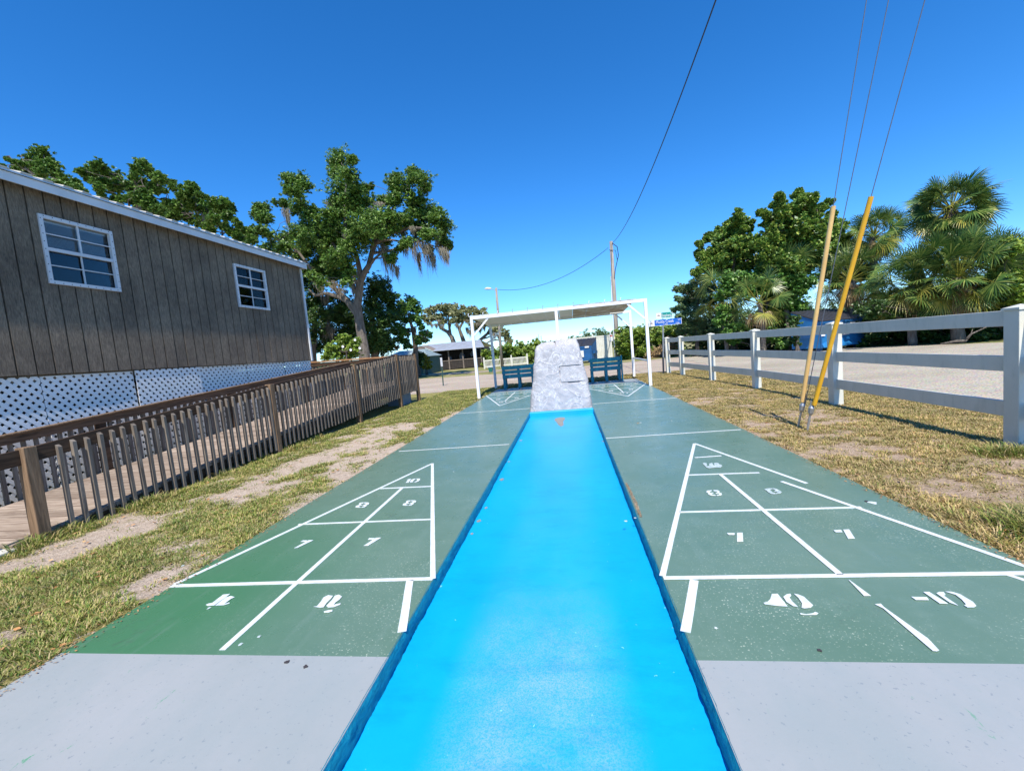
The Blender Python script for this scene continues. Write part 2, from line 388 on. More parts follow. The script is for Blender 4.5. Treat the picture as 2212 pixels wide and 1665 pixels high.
MAT['lattice'] = simple('white lattice', lin(.90,.87,.82), lin(.82,.80,.76), 3, 0.5, 0.05, 50)
MAT['trim'] = simple('white trim', lin(.66,.67,.68), lin(.56,.57,.59), 3, 0.5, 0.08, 50)
MAT['metalroof'] = simple('galvanised roof', lin(.62,.64,.66), lin(.48,.47,.44), 2, 0.38, 0.1, 30, metal=0.5)
MAT['soffit'] = simple('painted roof underside', lin(.80,.81,.78), lin(.70,.72,.70), 2.4, 0.6, 0.05, 40)
def mk_peel():
    n = NT('peeling stained roof underside')
    f = n.ramp(n.noise(2.6, 7, .75), [(0.40, lin(.60,.60,.58)), (0.50, lin(.44,.36,.27)), (0.75, lin(.30,.21,.14))])
    return n.fin(f, .8, n.bump(n.noise(20, 5, .7), .5, .01))
MAT['peel'] = mk_peel()
MAT['teal'] = simple('teal bench paint', lin(.0,.25,.34), lin(.0,.20,.28), 6, 0.45, 0.15, 60)
MAT['dumpblue'] = simple('blue steel', lin(.02,.21,.50), lin(.015,.15,.38), 2.2, 0.5, 0.2, 14, bd=0.01)
MAT['dumpblue2'] = simple('darker blue steel', lin(.015,.11,.30), lin(.012,.08,.22), 2.2, 0.5, 0.2, 14, bd=0.01)
MAT['black'] = simple('black plastic', lin(.05,.05,.056), lin(.035,.035,.04), 4, 0.45, 0.1, 30)
MAT['void'] = simple('near-black unlit interior', lin(.012,.012,.013), None, 4, 0.9, 0)  # near-black colour stands for the unlit room and crawl space
MAT['hutwall'] = simple('dark weathered boards', lin(.06,.05,.042), lin(.03,.025,.022), 7, 0.9, 0.4, 30, (1,1,.2))
MAT['hutpost'] = simple('grey posts', lin(.24,.20,.165), lin(.15,.12,.1), 7, 0.9, 0.4, 30)
MAT['galv'] = simple('galvanised steel', lin(.45,.46,.47), lin(.32,.33,.34), 9, 0.4, 0.1, 40, metal=0.6)
MAT['wire'] = simple('steel strand', lin(.12,.14,.18), lin(.08,.09,.12), 20, 0.5, 0)
MAT['cable'] = simple('black cable', lin(.02,.025,.04), None, 20, 0.6, 0)
MAT['yellow'] = simple('yellow plastic', lin(.78,.42,.02), lin(.66,.33,.015), 3, 0.5, 0.05, 40)
MAT['cream'] = simple('faded yellow plastic', lin(.80,.52,.20), lin(.66,.40,.14), 3, 0.55, 0.05, 40)
MAT['signgreen'] = simple('green sign sheet', lin(.0,.25,.20), None, 4, 0.35, 0)
MAT['signblue'] = simple('blue sign sheet', lin(.005,.11,.50), None, 4, 0.35, 0)
MAT['signwhite'] = simple('white sign sheet', lin(.8,.8,.8), None, 4, 0.4, 0)
MAT['signyellow'] = simple('pale yellow sign', lin(.75,.68,.30), None, 4, 0.5, 0)
MAT['bandyellow'] = simple('yellow band', lin(.8,.42,.03), None, 4, 0.5, 0)
MAT['ink'] = simple('dark print', lin(.06,.05,.05), None, 9, 0.6, 0)
MAT['brownink'] = simple('brown print', lin(.25,.16,.10), None, 9, 0.6, 0)
MAT['red'] = simple('red plastic', lin(.62,.07,.03), lin(.45,.05,.02), 5, 0.5, 0.2, 20)
MAT['lamp'] = simple('pale lamp housing', lin(.72,.73,.72), None, 4, 0.4, 0)
MAT['blind'] = simple('pale blinds', lin(.82,.83,.85), None, 4, 0.6, 0)
MAT['tealbin'] = simple('green bin', lin(.02,.16,.13), None, 4, 0.5, 0)
MAT['signgrey'] = simple('grey weathered sign back', lin(.55,.57,.58), None, 4, 0.5, 0)
def mk_glass():
    n = NT('window glass')
    n.t.nodes.remove(n.b)
    t = n.n('ShaderNodeBsdfTransparent'); t.inputs[0].default_value = (.85,.88,.9,1)
    g = n.n('ShaderNodeBsdfGlossy'); g.inputs['Roughness'].default_value = 0.03
    fr = n.n('ShaderNodeFresnel'); fr.inputs[0].default_value = 1.4
    m = n.n('ShaderNodeMixShader'); n.l(fr.outputs[0], m.inputs[0]); n.l(t.outputs[0], m.inputs[1]); n.l(g.outputs[0], m.inputs[2])
    n.l(m.outputs[0], n.out.inputs[0]); return n.mat
MAT['glass'] = mk_glass()
def mk_rock():
    n = NT('grey faux stone')
    c = n.ramp(n.noise(3.2, 8, .72, (1,1,1), 1.2), [(0.3, lin(.33,.32,.335)), (0.52, lin(.41,.395,.405)), (0.72, lin(.53,.51,.515))])
    vv = n.n('ShaderNodeMath', operation='ABSOLUTE'); k = n.n('ShaderNodeMath', operation='SUBTRACT')
    n.l(n.noise(2.3, 7, .62, (1,1,.8), 1.8), k.inputs[0]); k.inputs[1].default_value = .5; n.l(k.outputs[0], vv.inputs[0])
    vein = n.ramp(vv.outputs[0], [(0.0, 0.5), (0.016, 0.0)])
    c = n.mix(vein, c, lin(.88,.87,.88))
    nr = n.bump(n.noise(14, 8, .75, (1,1,1), 1.0), 0.7, 0.018); nr = n.bump(n.noise(90, 4, .7), .35, .004, nr)
    return n.fin(c, .7, nr)
MAT['rock'] = mk_rock()
DIGITS=[[(-2.121,2.122),(-2.113,2.134),(-2.095,2.140),(-2.099,2.225),(-2.056,2.233),(-2.055,2.205),(-2.058,2.116),(-2.098,2.111)],
[(-2.050,2.114),(-2.053,2.197),(-2.033,2.210),(-1.995,2.198),(-2.004,2.183),(-2.003,2.128),(-1.982,2.144),(-1.974,2.135),(-1.997,2.118)],
[(-2.075,2.097),(-2.060,2.097),(-2.064,2.083),(-2.074,2.078)],
[(-1.405,2.097),(-1.387,2.100),(-1.390,2.143),(-1.399,2.187),(-1.383,2.207),(-1.348,2.201),(-1.344,2.175),(-1.346,2.131),(-1.340,2.093),(-1.360,2.088)],
[(-1.331,2.103),(-1.330,2.160),(-1.336,2.201),(-1.318,2.212),(-1.286,2.193),(-1.285,2.163),(-1.294,2.138),(-1.291,2.113),(-1.257,2.127),(-1.253,2.115),(-1.280,2.092),(-1.310,2.088)],
[(-1.315,2.052),(-1.298,2.062),(-1.272,2.067),(-1.265,2.055),(-1.282,2.043),(-1.306,2.042)],
[(-2.063,2.939),(-2.058,2.965),(-2.018,2.962),(-2.016,2.937)],
[(-2.044,2.835),(-2.018,2.837),(-1.968,2.962),(-2.009,2.965)],
[(-1.499,2.941),(-1.502,2.970),(-1.454,2.967),(-1.452,2.938)],
[(-1.482,2.840),(-1.446,2.840),(-1.404,2.969),(-1.447,2.971)],
[(-1.984,3.656),(-1.994,3.690),(-1.974,3.711),(-1.995,3.745),(-1.994,3.772),(-1.957,3.776),(-1.951,3.750),(-1.965,3.740),(-1.958,3.715),(-1.927,3.702),(-1.953,3.686),(-1.950,3.659),(-1.922,3.648),(-1.924,3.637),(-1.964,3.641)],
[(-1.953,3.776),(-1.910,3.769),(-1.887,3.747),(-1.878,3.713),(-1.890,3.698),(-1.878,3.674),(-1.882,3.644),(-1.913,3.638),(-1.916,3.659),(-1.905,3.667),(-1.912,3.689),(-1.943,3.704),(-1.920,3.711),(-1.916,3.726),(-1.923,3.749),(-1.946,3.755)],
[(-1.512,3.659),(-1.518,3.692),(-1.496,3.712),(-1.514,3.746),(-1.509,3.773),(-1.473,3.777),(-1.470,3.751),(-1.485,3.740),(-1.481,3.716),(-1.452,3.704),(-1.479,3.687),(-1.480,3.661),(-1.453,3.651),(-1.456,3.640),(-1.495,3.644)],
[(-1.469,3.776),(-1.428,3.770),(-1.409,3.748),(-1.404,3.714),(-1.417,3.700),(-1.408,3.676),(-1.415,3.647),(-1.446,3.640),(-1.446,3.661),(-1.435,3.669),(-1.440,3.691),(-1.468,3.705),(-1.444,3.712),(-1.439,3.728),(-1.443,3.750),(-1.465,3.756)],
[(-1.757,4.349),(-1.761,4.381),(-1.764,4.435),(-1.781,4.443),(-1.776,4.475),(-1.744,4.487),(-1.724,4.355)],
[(-1.719,4.375),(-1.731,4.452),(-1.708,4.486),(-1.687,4.478),(-1.688,4.445),(-1.690,4.397),(-1.674,4.369),(-1.684,4.354),(-1.708,4.358)],
[(-1.701,4.485),(-1.644,4.482),(-1.620,4.440),(-1.618,4.386),(-1.639,4.350),(-1.665,4.362),(-1.650,4.378),(-1.649,4.418),(-1.661,4.452),(-1.680,4.471)],
[(1.207,3.676),(1.220,3.701),(1.262,3.708),(1.247,3.680),(1.231,3.673),(1.230,3.651),(1.253,3.645),(1.248,3.628),(1.227,3.626),(1.233,3.601),(1.254,3.589),(1.246,3.573),(1.216,3.582),(1.202,3.608),(1.210,3.642),(1.202,3.656)],
[(1.274,3.708),(1.307,3.699),(1.312,3.672),(1.300,3.642),(1.312,3.629),(1.306,3.596),(1.292,3.578),(1.257,3.572),(1.260,3.588),(1.285,3.598),(1.286,3.618),(1.267,3.621),(1.267,3.638),(1.288,3.649),(1.292,3.669),(1.268,3.683)],
[(1.666,3.672),(1.698,3.694),(1.739,3.692),(1.733,3.674),(1.707,3.664),(1.703,3.630),(1.696,3.597),(1.709,3.579),(1.696,3.556),(1.671,3.571),(1.667,3.609),(1.671,3.643)],
[(1.742,3.692),(1.760,3.674),(1.770,3.630),(1.765,3.589),(1.743,3.567),(1.702,3.559),(1.714,3.578),(1.734,3.592),(1.730,3.613),(1.719,3.619),(1.732,3.635),(1.745,3.647),(1.736,3.668)],
[(1.426,4.510),(1.448,4.537),(1.466,4.516),(1.441,4.404),(1.461,4.413),(1.486,4.491),(1.522,4.518),(1.507,4.430),(1.520,4.427),(1.530,4.490),(1.562,4.515),(1.577,4.489),(1.569,4.444),(1.586,4.435),(1.578,4.386),(1.540,4.329),(1.515,4.353),(1.480,4.347),(1.435,4.331),(1.419,4.366)],
[(1.090,2.872),(1.095,2.881),(1.140,2.877),(1.128,2.849),(1.093,2.853)],
[(1.155,2.879),(1.190,2.878),(1.145,2.751),(1.108,2.752)],
[(1.742,2.876),(1.788,2.879),(1.777,2.845),(1.739,2.848)],
[(1.802,2.881),(1.838,2.882),(1.795,2.756),(1.755,2.753)],
[(0.988,2.104),(1.009,2.111),(1.032,2.133),(1.059,2.177),(1.087,2.179),(1.084,2.075),(1.039,2.081),(0.989,2.094)],
[(1.101,2.152),(1.127,2.174),(1.146,2.178),(1.143,2.162),(1.127,2.147),(1.124,2.115),(1.128,2.071),(1.109,2.079),(1.096,2.111)],
[(1.163,2.178),(1.180,2.171),(1.196,2.151),(1.201,2.082),(1.182,2.065),(1.149,2.059),(1.141,2.065),(1.160,2.096),(1.166,2.142)],
[(1.113,2.023),(1.136,2.014),(1.169,2.022),(1.183,2.031),(1.192,2.022),(1.177,2.010),(1.153,2.010),(1.124,2.010),(1.111,2.014)],
[(1.665,2.144),(1.729,2.140),(1.721,2.118),(1.667,2.120)],
[(1.745,2.182),(1.771,2.183),(1.777,2.089),(1.744,2.091)],
[(1.792,2.170),(1.813,2.182),(1.831,2.180),(1.823,2.160),(1.809,2.151),(1.807,2.074),(1.790,2.098)],
[(1.842,2.185),(1.867,2.182),(1.885,2.163),(1.889,2.101),(1.877,2.071),(1.860,2.061),(1.833,2.061),(1.831,2.074),(1.845,2.082),(1.858,2.119),(1.863,2.159)]]
LINEPOLYS=[[(1.484,2.298),(1.488,2.294),(1.499,2.156),(1.468,2.156)],
[(1.472,2.088),(1.500,2.092),(1.496,2.067),(1.518,1.853),(1.506,1.784),(1.494,1.779),(1.481,1.782),(1.481,1.809),(1.486,2.058)]]
SEGS=[[(-2.591,2.341),(-1.707,5.127)],
[(-0.792,2.376),(-1.707,5.127)],
[(-2.613,2.336),(-0.786,2.376)],
[(-2.323,3.291),(-1.096,3.297)],
[(-1.982,4.197),(-1.392,4.191)],
[(-1.674,1.751),(-1.728,4.193)],
[(-0.788,1.878),(-0.934,2.359)],
[(-2.499,5.940),(-0.819,5.961)],
[(0.559,2.348),(1.594,5.389)],
[(1.594,5.389),(2.050,3.785)],
[(1.887,3.859),(2.387,2.379)],
[(0.563,2.343),(2.348,2.338)],
[(0.885,3.268),(2.131,3.240)],
[(1.190,4.160),(1.819,4.130)],
[(1.416,4.753),(1.699,4.771)],
[(1.473,4.149),(1.476,2.350)],
[(0.725,2.320),(0.564,1.890)],
[(2.233,2.327),(2.277,2.242)],
[(0.541,5.980),(2.373,6.015)]]
PATCH=[(-0.246,8.303),(-0.225,8.516),(-0.140,8.597),(-0.044,8.534),(-0.033,8.328),(-0.067,8.076),(-0.054,7.680),(-0.103,7.560),(-0.159,7.764),(-0.192,8.021)]

# ================================================================ GROUND, ROADS, COURT
random.seed(7); RNG = np.random.default_rng(7)
def struct(o, name=None): o['kind'] = 'structure'; return o
m = MB()
for x0, x1, y0, y1 in ((-400,-1.2,-60,700),(1.0,400,-60,700),(-1.2,1.0,-60,-2.9),(-1.2,1.0,9.2,700)): m.quad((x0,y0,-.05),(x1,y0,-.05),(x1,y1,-.05),(x0,y1,-.05))
struct(m.build('ground', MAT['ground']))

def fbm(x, y, s, o=4, seed=0.0):
    return noise.fractal(Vector((x*s+seed, y*s-seed, seed*.37)), 0.7, 2.1, o)   # about -1..1
def sstep(a, b, x):
    t = min(1, max(0, (x-a)/(b-a))); return t*t*(3-2*t)
LANE = [(-4.9,1.6),(-4.35,2.7),(-4.0,3.6),(-3.8,4.7),(-3.75,5.9),(-3.55,7.2),(-3.4,8.5)]
def lane_d(x, y):
    best = 9
    for (x0,y0),(x1,y1) in zip(LANE, LANE[1:]):
        dx, dy = x1-x0, y1-y0; t = max(0, min(1, ((x-x0)*dx+(y-y0)*dy)/(dx*dx+dy*dy)))
        best = min(best, math.hypot(x-x0-t*dx, y-y0-t*dy))
    return best
def grassyL(x, y):
    g = .62 + .62*fbm(x, y, 1.5, 5, 3.1) + .38*fbm(x, y, 5, 3, 9.0)
    g -= .5*(1-sstep(.04, .42, lane_d(x, y)+.16*fbm(x, y, 2.2, 4, 5)))
    g -= .35*(1-sstep(.0, .5, abs(math.hypot((x+3.6)*1.0, (y-7.6)*.55)-.0)-.35))
    g -= .35*sstep(2.9, 2.62, -x)*sstep(2.6, 5, y)
    g += .35*sstep(9, 12, y) + .3*sstep(-4.55, -4.8, x)
    return g
def grassyR(x, y):
    g = .62 + .55*fbm(x, y, 1.3, 5, 23.1) + .3*fbm(x, y, 4.5, 3, 19.0)
    g += .5*math.exp(-(((x-2.95)/.35)**2+((y-2.75)/.3)**2)) + .2*sstep(3.9, 4.6, x) + .2*sstep(9, 13, y)
    return g
def lawn(name, x0, x1, y0, y1, step, fn, mat, z=-.012):
    nx = int((x1-x0)/step)+1; ny = int((y1-y0)/step)+1
    V = np.zeros((nx*ny, 3)); A = np.zeros(nx*ny)
    k = 0
    for j in range(ny):
        for i in range(nx):
            x = x0+(x1-x0)*i/(nx-1); y = y0+(y1-y0)*j/(ny-1)
            xx, yy = x, y
            if j == ny-1: yy += .25*fbm(x, y, 1.2, 4, 2)+.08*fbm(x, y, 6, 3, 7)
            if i == nx-1 and x1 > 4.9: xx += .2*fbm(x, y, 1.2, 4, 8)
            g = fn(x, y); A[k] = g
            inner = 1 if (0 < i < nx-1 and 0 < j < ny-1) else 0
            V[k] = (xx, yy, z+inner*(.008*fbm(x, y, 1.1, 3, 4)+.007*min(1, max(0, g)))-(1-inner)*0); k += 1
    I = np.arange(nx*ny).reshape(ny, nx)
    F = np.stack([I[:-1,:-1], I[:-1,1:], I[1:,1:], I[1:,:-1]], -1).reshape(-1, 4)
    o = fast_mesh(name, V, F, mat, smooth=True)
    at_ = o.data.attributes.new('grassy', 'FLOAT', 'POINT'); at_.data.foreach_set('value', np.clip(A, 0, 1).astype(np.float32))
    return struct(o)
lawn('lawn', -8.6, -2.585, -1.5, 16.1, .07, grassyL, MAT['lawnL'])
lawn('lawn', 2.415, 5.95, -1.5, 17.1, .07, grassyR, MAT['lawnR'])
lawn('lawn', -2.585, 2.415, 15.26, 17.0, .07, lambda x, y: .6+.5*fbm(x, y, 1.5, 4, 3), MAT['lawnR'])
# gravel
def sheet(name, poly, z, mat):
    # outline with an uneven edge
    out = []
    n = len(poly)
    for i in range(n):
        a = Vector(poly[i]); b = Vector(poly[(i+1) % n]); L = (b-a).length; k = max(1, int(L/.5))
        for j in range(k):
            p = a.lerp(b, j/k); w = min(.35, .02*max(5, p.y))
            out.append((p.x+w*fbm(p.x, p.y, .8, 3, 1), p.y+w*fbm(p.x, p.y, .8, 3, 11)))
    mm = MB(); mm.add([(x, y, z) for x, y in out], [tuple(range(len(out)))])
    return struct(mm.build(name, mat))
sheet('gravel_road', [(-60,14),(-9,15.6),(-2.6,15.7),(2.5,16.4),(5.6,16.7),(5.6,-20),(40,-20),(34,6),(20.5,14),(16.9,18.7),(13.2,25.2),(11,29.6),(3.9,28.4),(-3.4,26.8),(-8,28.4),(-20,31),(-60,42)], -.035, MAT['gravelL'])
sheet('gravel_lot', [(5.75,-20),(40,-20),(34,6),(20,14),(16.7,18.6),(13,25),(11,29.2),(7,28.6),(6.0,17.3)], -.028, MAT['gravel'])
sheet('gravel_track', [(-60,36),(-14,36.6),(-8.5,32.2),(-3,31),(-3,32.6),(-8,34.2),(-14,39),(-60,41)], -.033, MAT['gravelL'])

# court slabs: gray standing area, green playing area, gray far end; recessed blue gutter between
XL0, XL1, XR0, XR1, YG, YF, YE = -2.585, -.787, .562, 2.415, 1.72, 13.93, 15.25
NEAR = -3.0
cs = bpy.data.objects.new('court', None)
m = MB()
for x0, x1 in ((XL0, XL1), (XR0, XR1)):
    m.box(x0, x1, NEAR, YG, -.14, 0, 1); m.box(x0, x1, YG, YF, -.14, 0, 0); m.box(x0, x1, YF, YE, -.14, 0, 1)
m.box(XL1, XR0, 8.95, YF, -.14, 0, 0); m.box(XL1, XR0, YF, YE, -.14, 0, 1)
bpy.data.objects.remove(cs)
court = struct(m.build('court', [MAT['court'], MAT['gray']]))
m = MB(); m.box(XL1-.04, XR0+.04, NEAR, 8.8, -.16, -.09)
gut = struct(m.build('gutter', MAT['blue']))
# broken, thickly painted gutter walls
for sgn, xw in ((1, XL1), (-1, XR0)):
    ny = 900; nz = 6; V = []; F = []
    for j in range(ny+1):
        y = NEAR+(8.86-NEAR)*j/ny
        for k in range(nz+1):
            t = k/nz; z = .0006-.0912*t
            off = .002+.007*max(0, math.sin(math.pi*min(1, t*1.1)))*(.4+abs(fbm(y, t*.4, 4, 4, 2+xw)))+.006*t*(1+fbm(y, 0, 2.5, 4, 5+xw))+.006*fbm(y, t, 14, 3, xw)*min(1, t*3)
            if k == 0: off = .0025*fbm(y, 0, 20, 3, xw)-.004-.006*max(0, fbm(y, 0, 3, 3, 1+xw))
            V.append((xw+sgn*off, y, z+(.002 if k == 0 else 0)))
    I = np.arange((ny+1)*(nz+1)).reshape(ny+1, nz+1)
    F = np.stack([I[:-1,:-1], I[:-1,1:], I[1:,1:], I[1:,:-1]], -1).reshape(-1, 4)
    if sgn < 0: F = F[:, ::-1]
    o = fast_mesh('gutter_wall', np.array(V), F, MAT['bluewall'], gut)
m = MB(); m.box(XL1+.004, XR0-.004, 8.80, 8.955, -.15, .012)
m.build('gutter_end_step', MAT['blue'], gut, bevel=.012)
m = MB(); m.add([(x, y, -.0885) for x, y in PATCH], [tuple(range(len(PATCH)))])
m.build('bare_patch', MAT['bare'], gut)
for (x, y, r) in ((-.73,6.6,.032),(-.745,5.35,.02),(-.72,4.6,.03),(-.735,3.75,.018),(-.74,3.45,.022),(-.745,3.2,.015),(.54,6.9,.02),(.535,6.2,.02)):
    poly = [(x+r*(.6+.5*random.random())*math.cos(t), y+1.6*r*(.6+.5*random.random())*math.sin(t)) for t in [k*2*math.pi/13 for k in range(13)]]
    m = MB(); m.add([(a, b, -.0885) for a, b in poly], [tuple(range(13))]); m.build('bare_patch', MAT['bare'], gut)
# dirt gathered along the right lip
V = []; n = 420
a = RNG.random((n, 2)); yy = 3.2+a[:, 0]**1.3*.8; xx = .572+a[:, 1]*.03*(1-abs(yy-3.55)/.9).clip(.1, 1)
P = np.stack([xx, yy, np.full(n, .003)], 1); sz = .004+.004*RNG.random(n)
Q = np.concatenate([P+np.stack([sz*0, -sz, sz*0], 1), P+np.stack([sz, sz*0, sz*0], 1), P+np.stack([sz*.3, sz, sz*1.2], 1)], 0)
F = np.stack([np.arange(n), np.arange(n)+n, np.arange(n)+2*n], 1)
tag(fast_mesh('dirt', Q, F, MAT['grit']), 'brown grit and pine litter caught along the right gutter lip', 'litter', kind='stuff')

# painted markings
def seg_poly(a, b, w):
    a = Vector(a); b = Vector(b); d = (b-a).normalized(); nrm = Vector((-d.y, d.x))*w/2
    k = max(1, int((b-a).length/.12)); L = []; R_ = []
    for i in range(k+1):
        p = a.lerp(b, i/k); j = .05*w*fbm(p.x, p.y, 9, 2, 1)
        L.append(p+nrm*(1+j*20)); R_.append(p-nrm*(1-j*20))
    return [tuple(p) for p in L]+[tuple(p) for p in R_[::-1]]
def clipx(a, b):
    # keep line ends on the slab they belong to
    lo, hi = (XL0, XL1-.004) if (a[0]+b[0]) < -.2 else (XR0+.004, XR1-.004)
    a = list(a); b = list(b)
    for p, q in ((a, b), (b, a)):
        for lim, c in ((lo, p[0] < lo), (hi, p[0] > hi)):
            if c and abs(q[0]-p[0]) > 1e-6:
                t = (lim-p[0])/(q[0]-p[0]); p[1] = p[1]+t*(q[1]-p[1]); p[0] = lim
    return tuple(a), tuple(b)
zc = .0022
def mark(name, poly, mat, z=zc):
    mm = MB(); mm.prism([tuple(p) for p in poly], z-.0020, z); return mm.build(name, mat, court)
# thin faded strokes and full strokes
for i, (a, b) in enumerate(SEGS):
    a, b = clipx(a, b)
    w = .034 if i in (0,1,2,5,8,9,10,11,15) else (.044 if i in (6,16) else .026)
    mark('court_line', seg_poly(a, b, w), MAT['line'], zc+.0008*(i % 4))
for poly in LINEPOLYS: mark('court_line', poly, MAT['line'], zc+.003)
for i, poly in enumerate(DIGITS):
    mark('score_number', poly, MAT['smudge'] if i in (19,20,21) else MAT['digit'], zc+.0034)
# far triangles (same court mirrored)
YB, YA, YL2 = 13.23, 10.47, 9.57
for xc, lo, hi in ((-1.698, XL0, XL1), (1.487, XR0, XR1)):
    S = lambda y: .9144*(y-YA)/(YB-YA)
    ss = [((xc-.9144, YB), (xc, YA), .034), ((xc+.9144, YB), (xc, YA), .034), ((max(lo, xc-.93), YB), (min(hi, xc+.93), YB), .03)]
    for y in (YA+.92, YA+1.84): ss.append(((xc-S(y), y), (xc+S(y), y), .026))
    ss += [((xc, YA+.92), (xc, YB+.42), .034), ((lo, YL2), (hi, YL2), .03)]
    for k, (a, b, w) in enumerate(ss):
        a = (min(max(a[0], lo), hi), a[1]); b = (min(max(b[0], lo), hi), b[1])
        mark('court_line', seg_poly(a, b, w), MAT['line'], zc+.0008*(k % 4))
    for s, x, y, h in (('10', xc, YA+.66, .26), ('8', xc-.27, YA+1.4, .3), ('8', xc+.27, YA+1.4, .3), ('7', xc-.42, YA+2.35, .3), ('7', xc+.42, YA+2.35, .3), ('10 OFF', xc-.5, YB+.24, .22), ('10 OFF', xc+.5, YB+.24, .22)):
        if lo+.1 < x < hi-.1:
            text_obj('score_number', s, MAT['digit'], court, (x, y, zc+.0034), (-1,0,0), (0,-1,0), h, ext=.0008)
# overhead wire shadow this side of the far lag line: not drawn
for lo, hi in ((XL0, XL1-.01), (XR0+.01, XR1)):
    pass

# ================================================================ GRASS
def blades(name, x0, x1, y0, y1, fn, dens, mat, label, seed, hmin=.018, hmax=.05, hole=None):
    rng = np.random.default_rng(seed); random.seed(seed)
    C = []
    area = (x1-x0)*(y1-y0); n = int(dens*area)
    ys = y0+(y1-y0)*rng.random(n)**1.25; xs = x0+(x1-x0)*rng.random(n)
    for x, y in zip(xs, ys):
        if hole and hole(x, y): continue
        g = fn(x, y)
        if rng.random() < sstep(.28, .72, g)*.95+.05: C.append((x, y, g))
    C = np.array(C); nb = 11; N = len(C)*nb
    c = np.repeat(C, nb, 0)
    a = rng.random(N)*2*np.pi; r = .045*rng.random(N)**.7*(1+c[:, 1]*.06)
    bx = c[:, 0]+r*np.cos(a); by = c[:, 1]+r*np.sin(a)
    h = (hmin+(hmax-hmin)*rng.random(N)**1.6)*(.6+.5*np.clip(c[:, 2], 0, 1.2))
    lean = h*(.5+1.3*rng.random(N)); la = a+(rng.random(N)-.5)*1.8
    w = (.0015+.0012*rng.random(N))*(1+c[:, 1]*.16)
    wx = -np.sin(la)*w; wy = np.cos(la)*w; z0 = -.008
    A_ = np.stack([bx-wx, by-wy, np.full(N, z0)], 1); B_ = np.stack([bx+wx, by+wy, np.full(N, z0)], 1)
    mx = bx+np.cos(la)*lean*.45; my = by+np.sin(la)*lean*.45; mz = z0+h*.75
    C1 = np.stack([mx+wx*.8, my+wy*.8, mz], 1); D1 = np.stack([mx-wx*.8, my-wy*.8, mz], 1)
    T = np.stack([bx+np.cos(la)*lean, by+np.sin(la)*lean, z0+h], 1)
    V = np.concatenate([A_, B_, C1, D1, T], 0); i = np.arange(N)
    F = np.concatenate([np.stack([i, i+N, i+2*N], 1), np.stack([i, i+2*N, i+3*N], 1), np.stack([i+3*N, i+2*N, i+4*N], 1)], 0)
    return tag(fast_mesh(name, V, F, mat), label, 'grass', kind='stuff')
blades('grass', -4.78, -2.6, 1.2, 16.2, grassyL, 640, MAT['grassL'], 'patchy green and straw coloured grass between the ramp and the court', 3, .012, .036)
blades('grass', 2.43, 5.9, 1.6, 17.2, grassyR, 560, MAT['grassR'], 'dry patchy grass between the court and the white rail fence', 4, .010, .032)
blades('grass', -2.6, 2.6, 15.3, 17.0, lambda x, y: .7+.4*fbm(x, y, 2, 3, 1), 250, MAT['grassR'], 'thin grass strip behind the teal benches at the road', 5, .03, .08)
blades('weeds', 2.5, 3.35, 2.35, 3.1, lambda x, y: 1.3*math.exp(-(((x-2.95)/.30)**2+((y-2.75)/.24)**2)), 1500, MAT['grassL'], 'lush green weed tuft at the right edge of the court', 6, .05, .13)
blades('weeds', -4.86, -4.55, 2.9, 8, lambda x, y: .35+.6*fbm(x, y, 2.2, 3, 1), 420, MAT['grassL'], 'green weeds growing along the foot of the wooden ramp', 8, .04, .11)
blades('weeds', 3.7, 4.35, 3.9, 4.7, lambda x, y: 1.1*math.exp(-(((x-4.05)/.3)**2+((y-4.35)/.12)**2)), 900, MAT['grassL'], 'green grass tuft beside the foot of the nearest white fence post', 9, .04, .10)
def litter(name, x0, x1, y0, y1, n, label, seed, sc=1.0):
    rng = np.random.default_rng(seed); P = np.stack([x0+(x1-x0)*rng.random(n), y0+(y1-y0)*rng.random(n)**1.4, np.full(n, .006)], 1)
    a = rng.random(n)*2*np.pi; s = (.012+.022*rng.random(n))*sc; d = np.stack([np.cos(a), np.sin(a), .3*(rng.random(n)-.3)], 1)*s[:, None]
    e = np.stack([-np.sin(a), np.cos(a), .5*(rng.random(n)-.2)], 1)*s[:, None]*.5
    V = np.concatenate([P-d, P+e, P+d, P-e], 0); i = np.arange(n); F = np.stack([i, i+n, i+2*n, i+3*n], 1)
    return tag(fast_mesh(name, V, F, MAT['litter']), label, 'leaves', kind='stuff')
litter('fallen_leaves', -4.75, -2.65, 1.4, 10, 330, 'orange brown leaves scattered on the left lawn', 1)
litter('fallen_leaves', 2.45, 4.3, 1.9, 8, 160, 'small brown leaves scattered on the right lawn', 2)

litter('litter', -2.64, -2.50, 1.0, 13, 1500, 'fine soil and grass bits lying along the left court edge', 3, .3)
litter('litter', 2.35, 2.47, 1.6, 14, 1500, 'fine soil and needles lying along the right court edge', 4, .3)
def blot(px, py, r, mat, seed):
    c = gr(px, py); rr = random.Random(seed)
    mark('paint_blot', [(c.x+r*(.5+rr.random()*.7)*math.cos(t), c.y+r*(.5+rr.random()*.7)*math.sin(t)) for t in [k*2*math.pi/11 for k in range(11)]], mat, zc+.002)
for i, (px, py, r, k) in enumerate(((1884,1086,.028,'digit'),(1872,1083,.014,'ink'),(1378,914,.02,'litter'),(1384,913,.018,'digit'),(1451,909,.012,'digit'),(1352,1126,.012,'smudge'),(1372,1119,.01,'smudge'),(1546,1357,.008,'digit'),(1728,1290,.008,'smudge'),(1770,1405,.01,'ink'),(620,1430,.012,'ink'),(1000,1310,.0,'digit'),(395,1222,.012,'smudge'),(560,1375,.01,'smudge'),(520,1392,.012,'smudge'),(660,1440,.011,'ink'),(980,1019,.008,'digit'),(1120,905,.014,'digit'))):
    if r: blot(px, py, r, MAT[k], i)
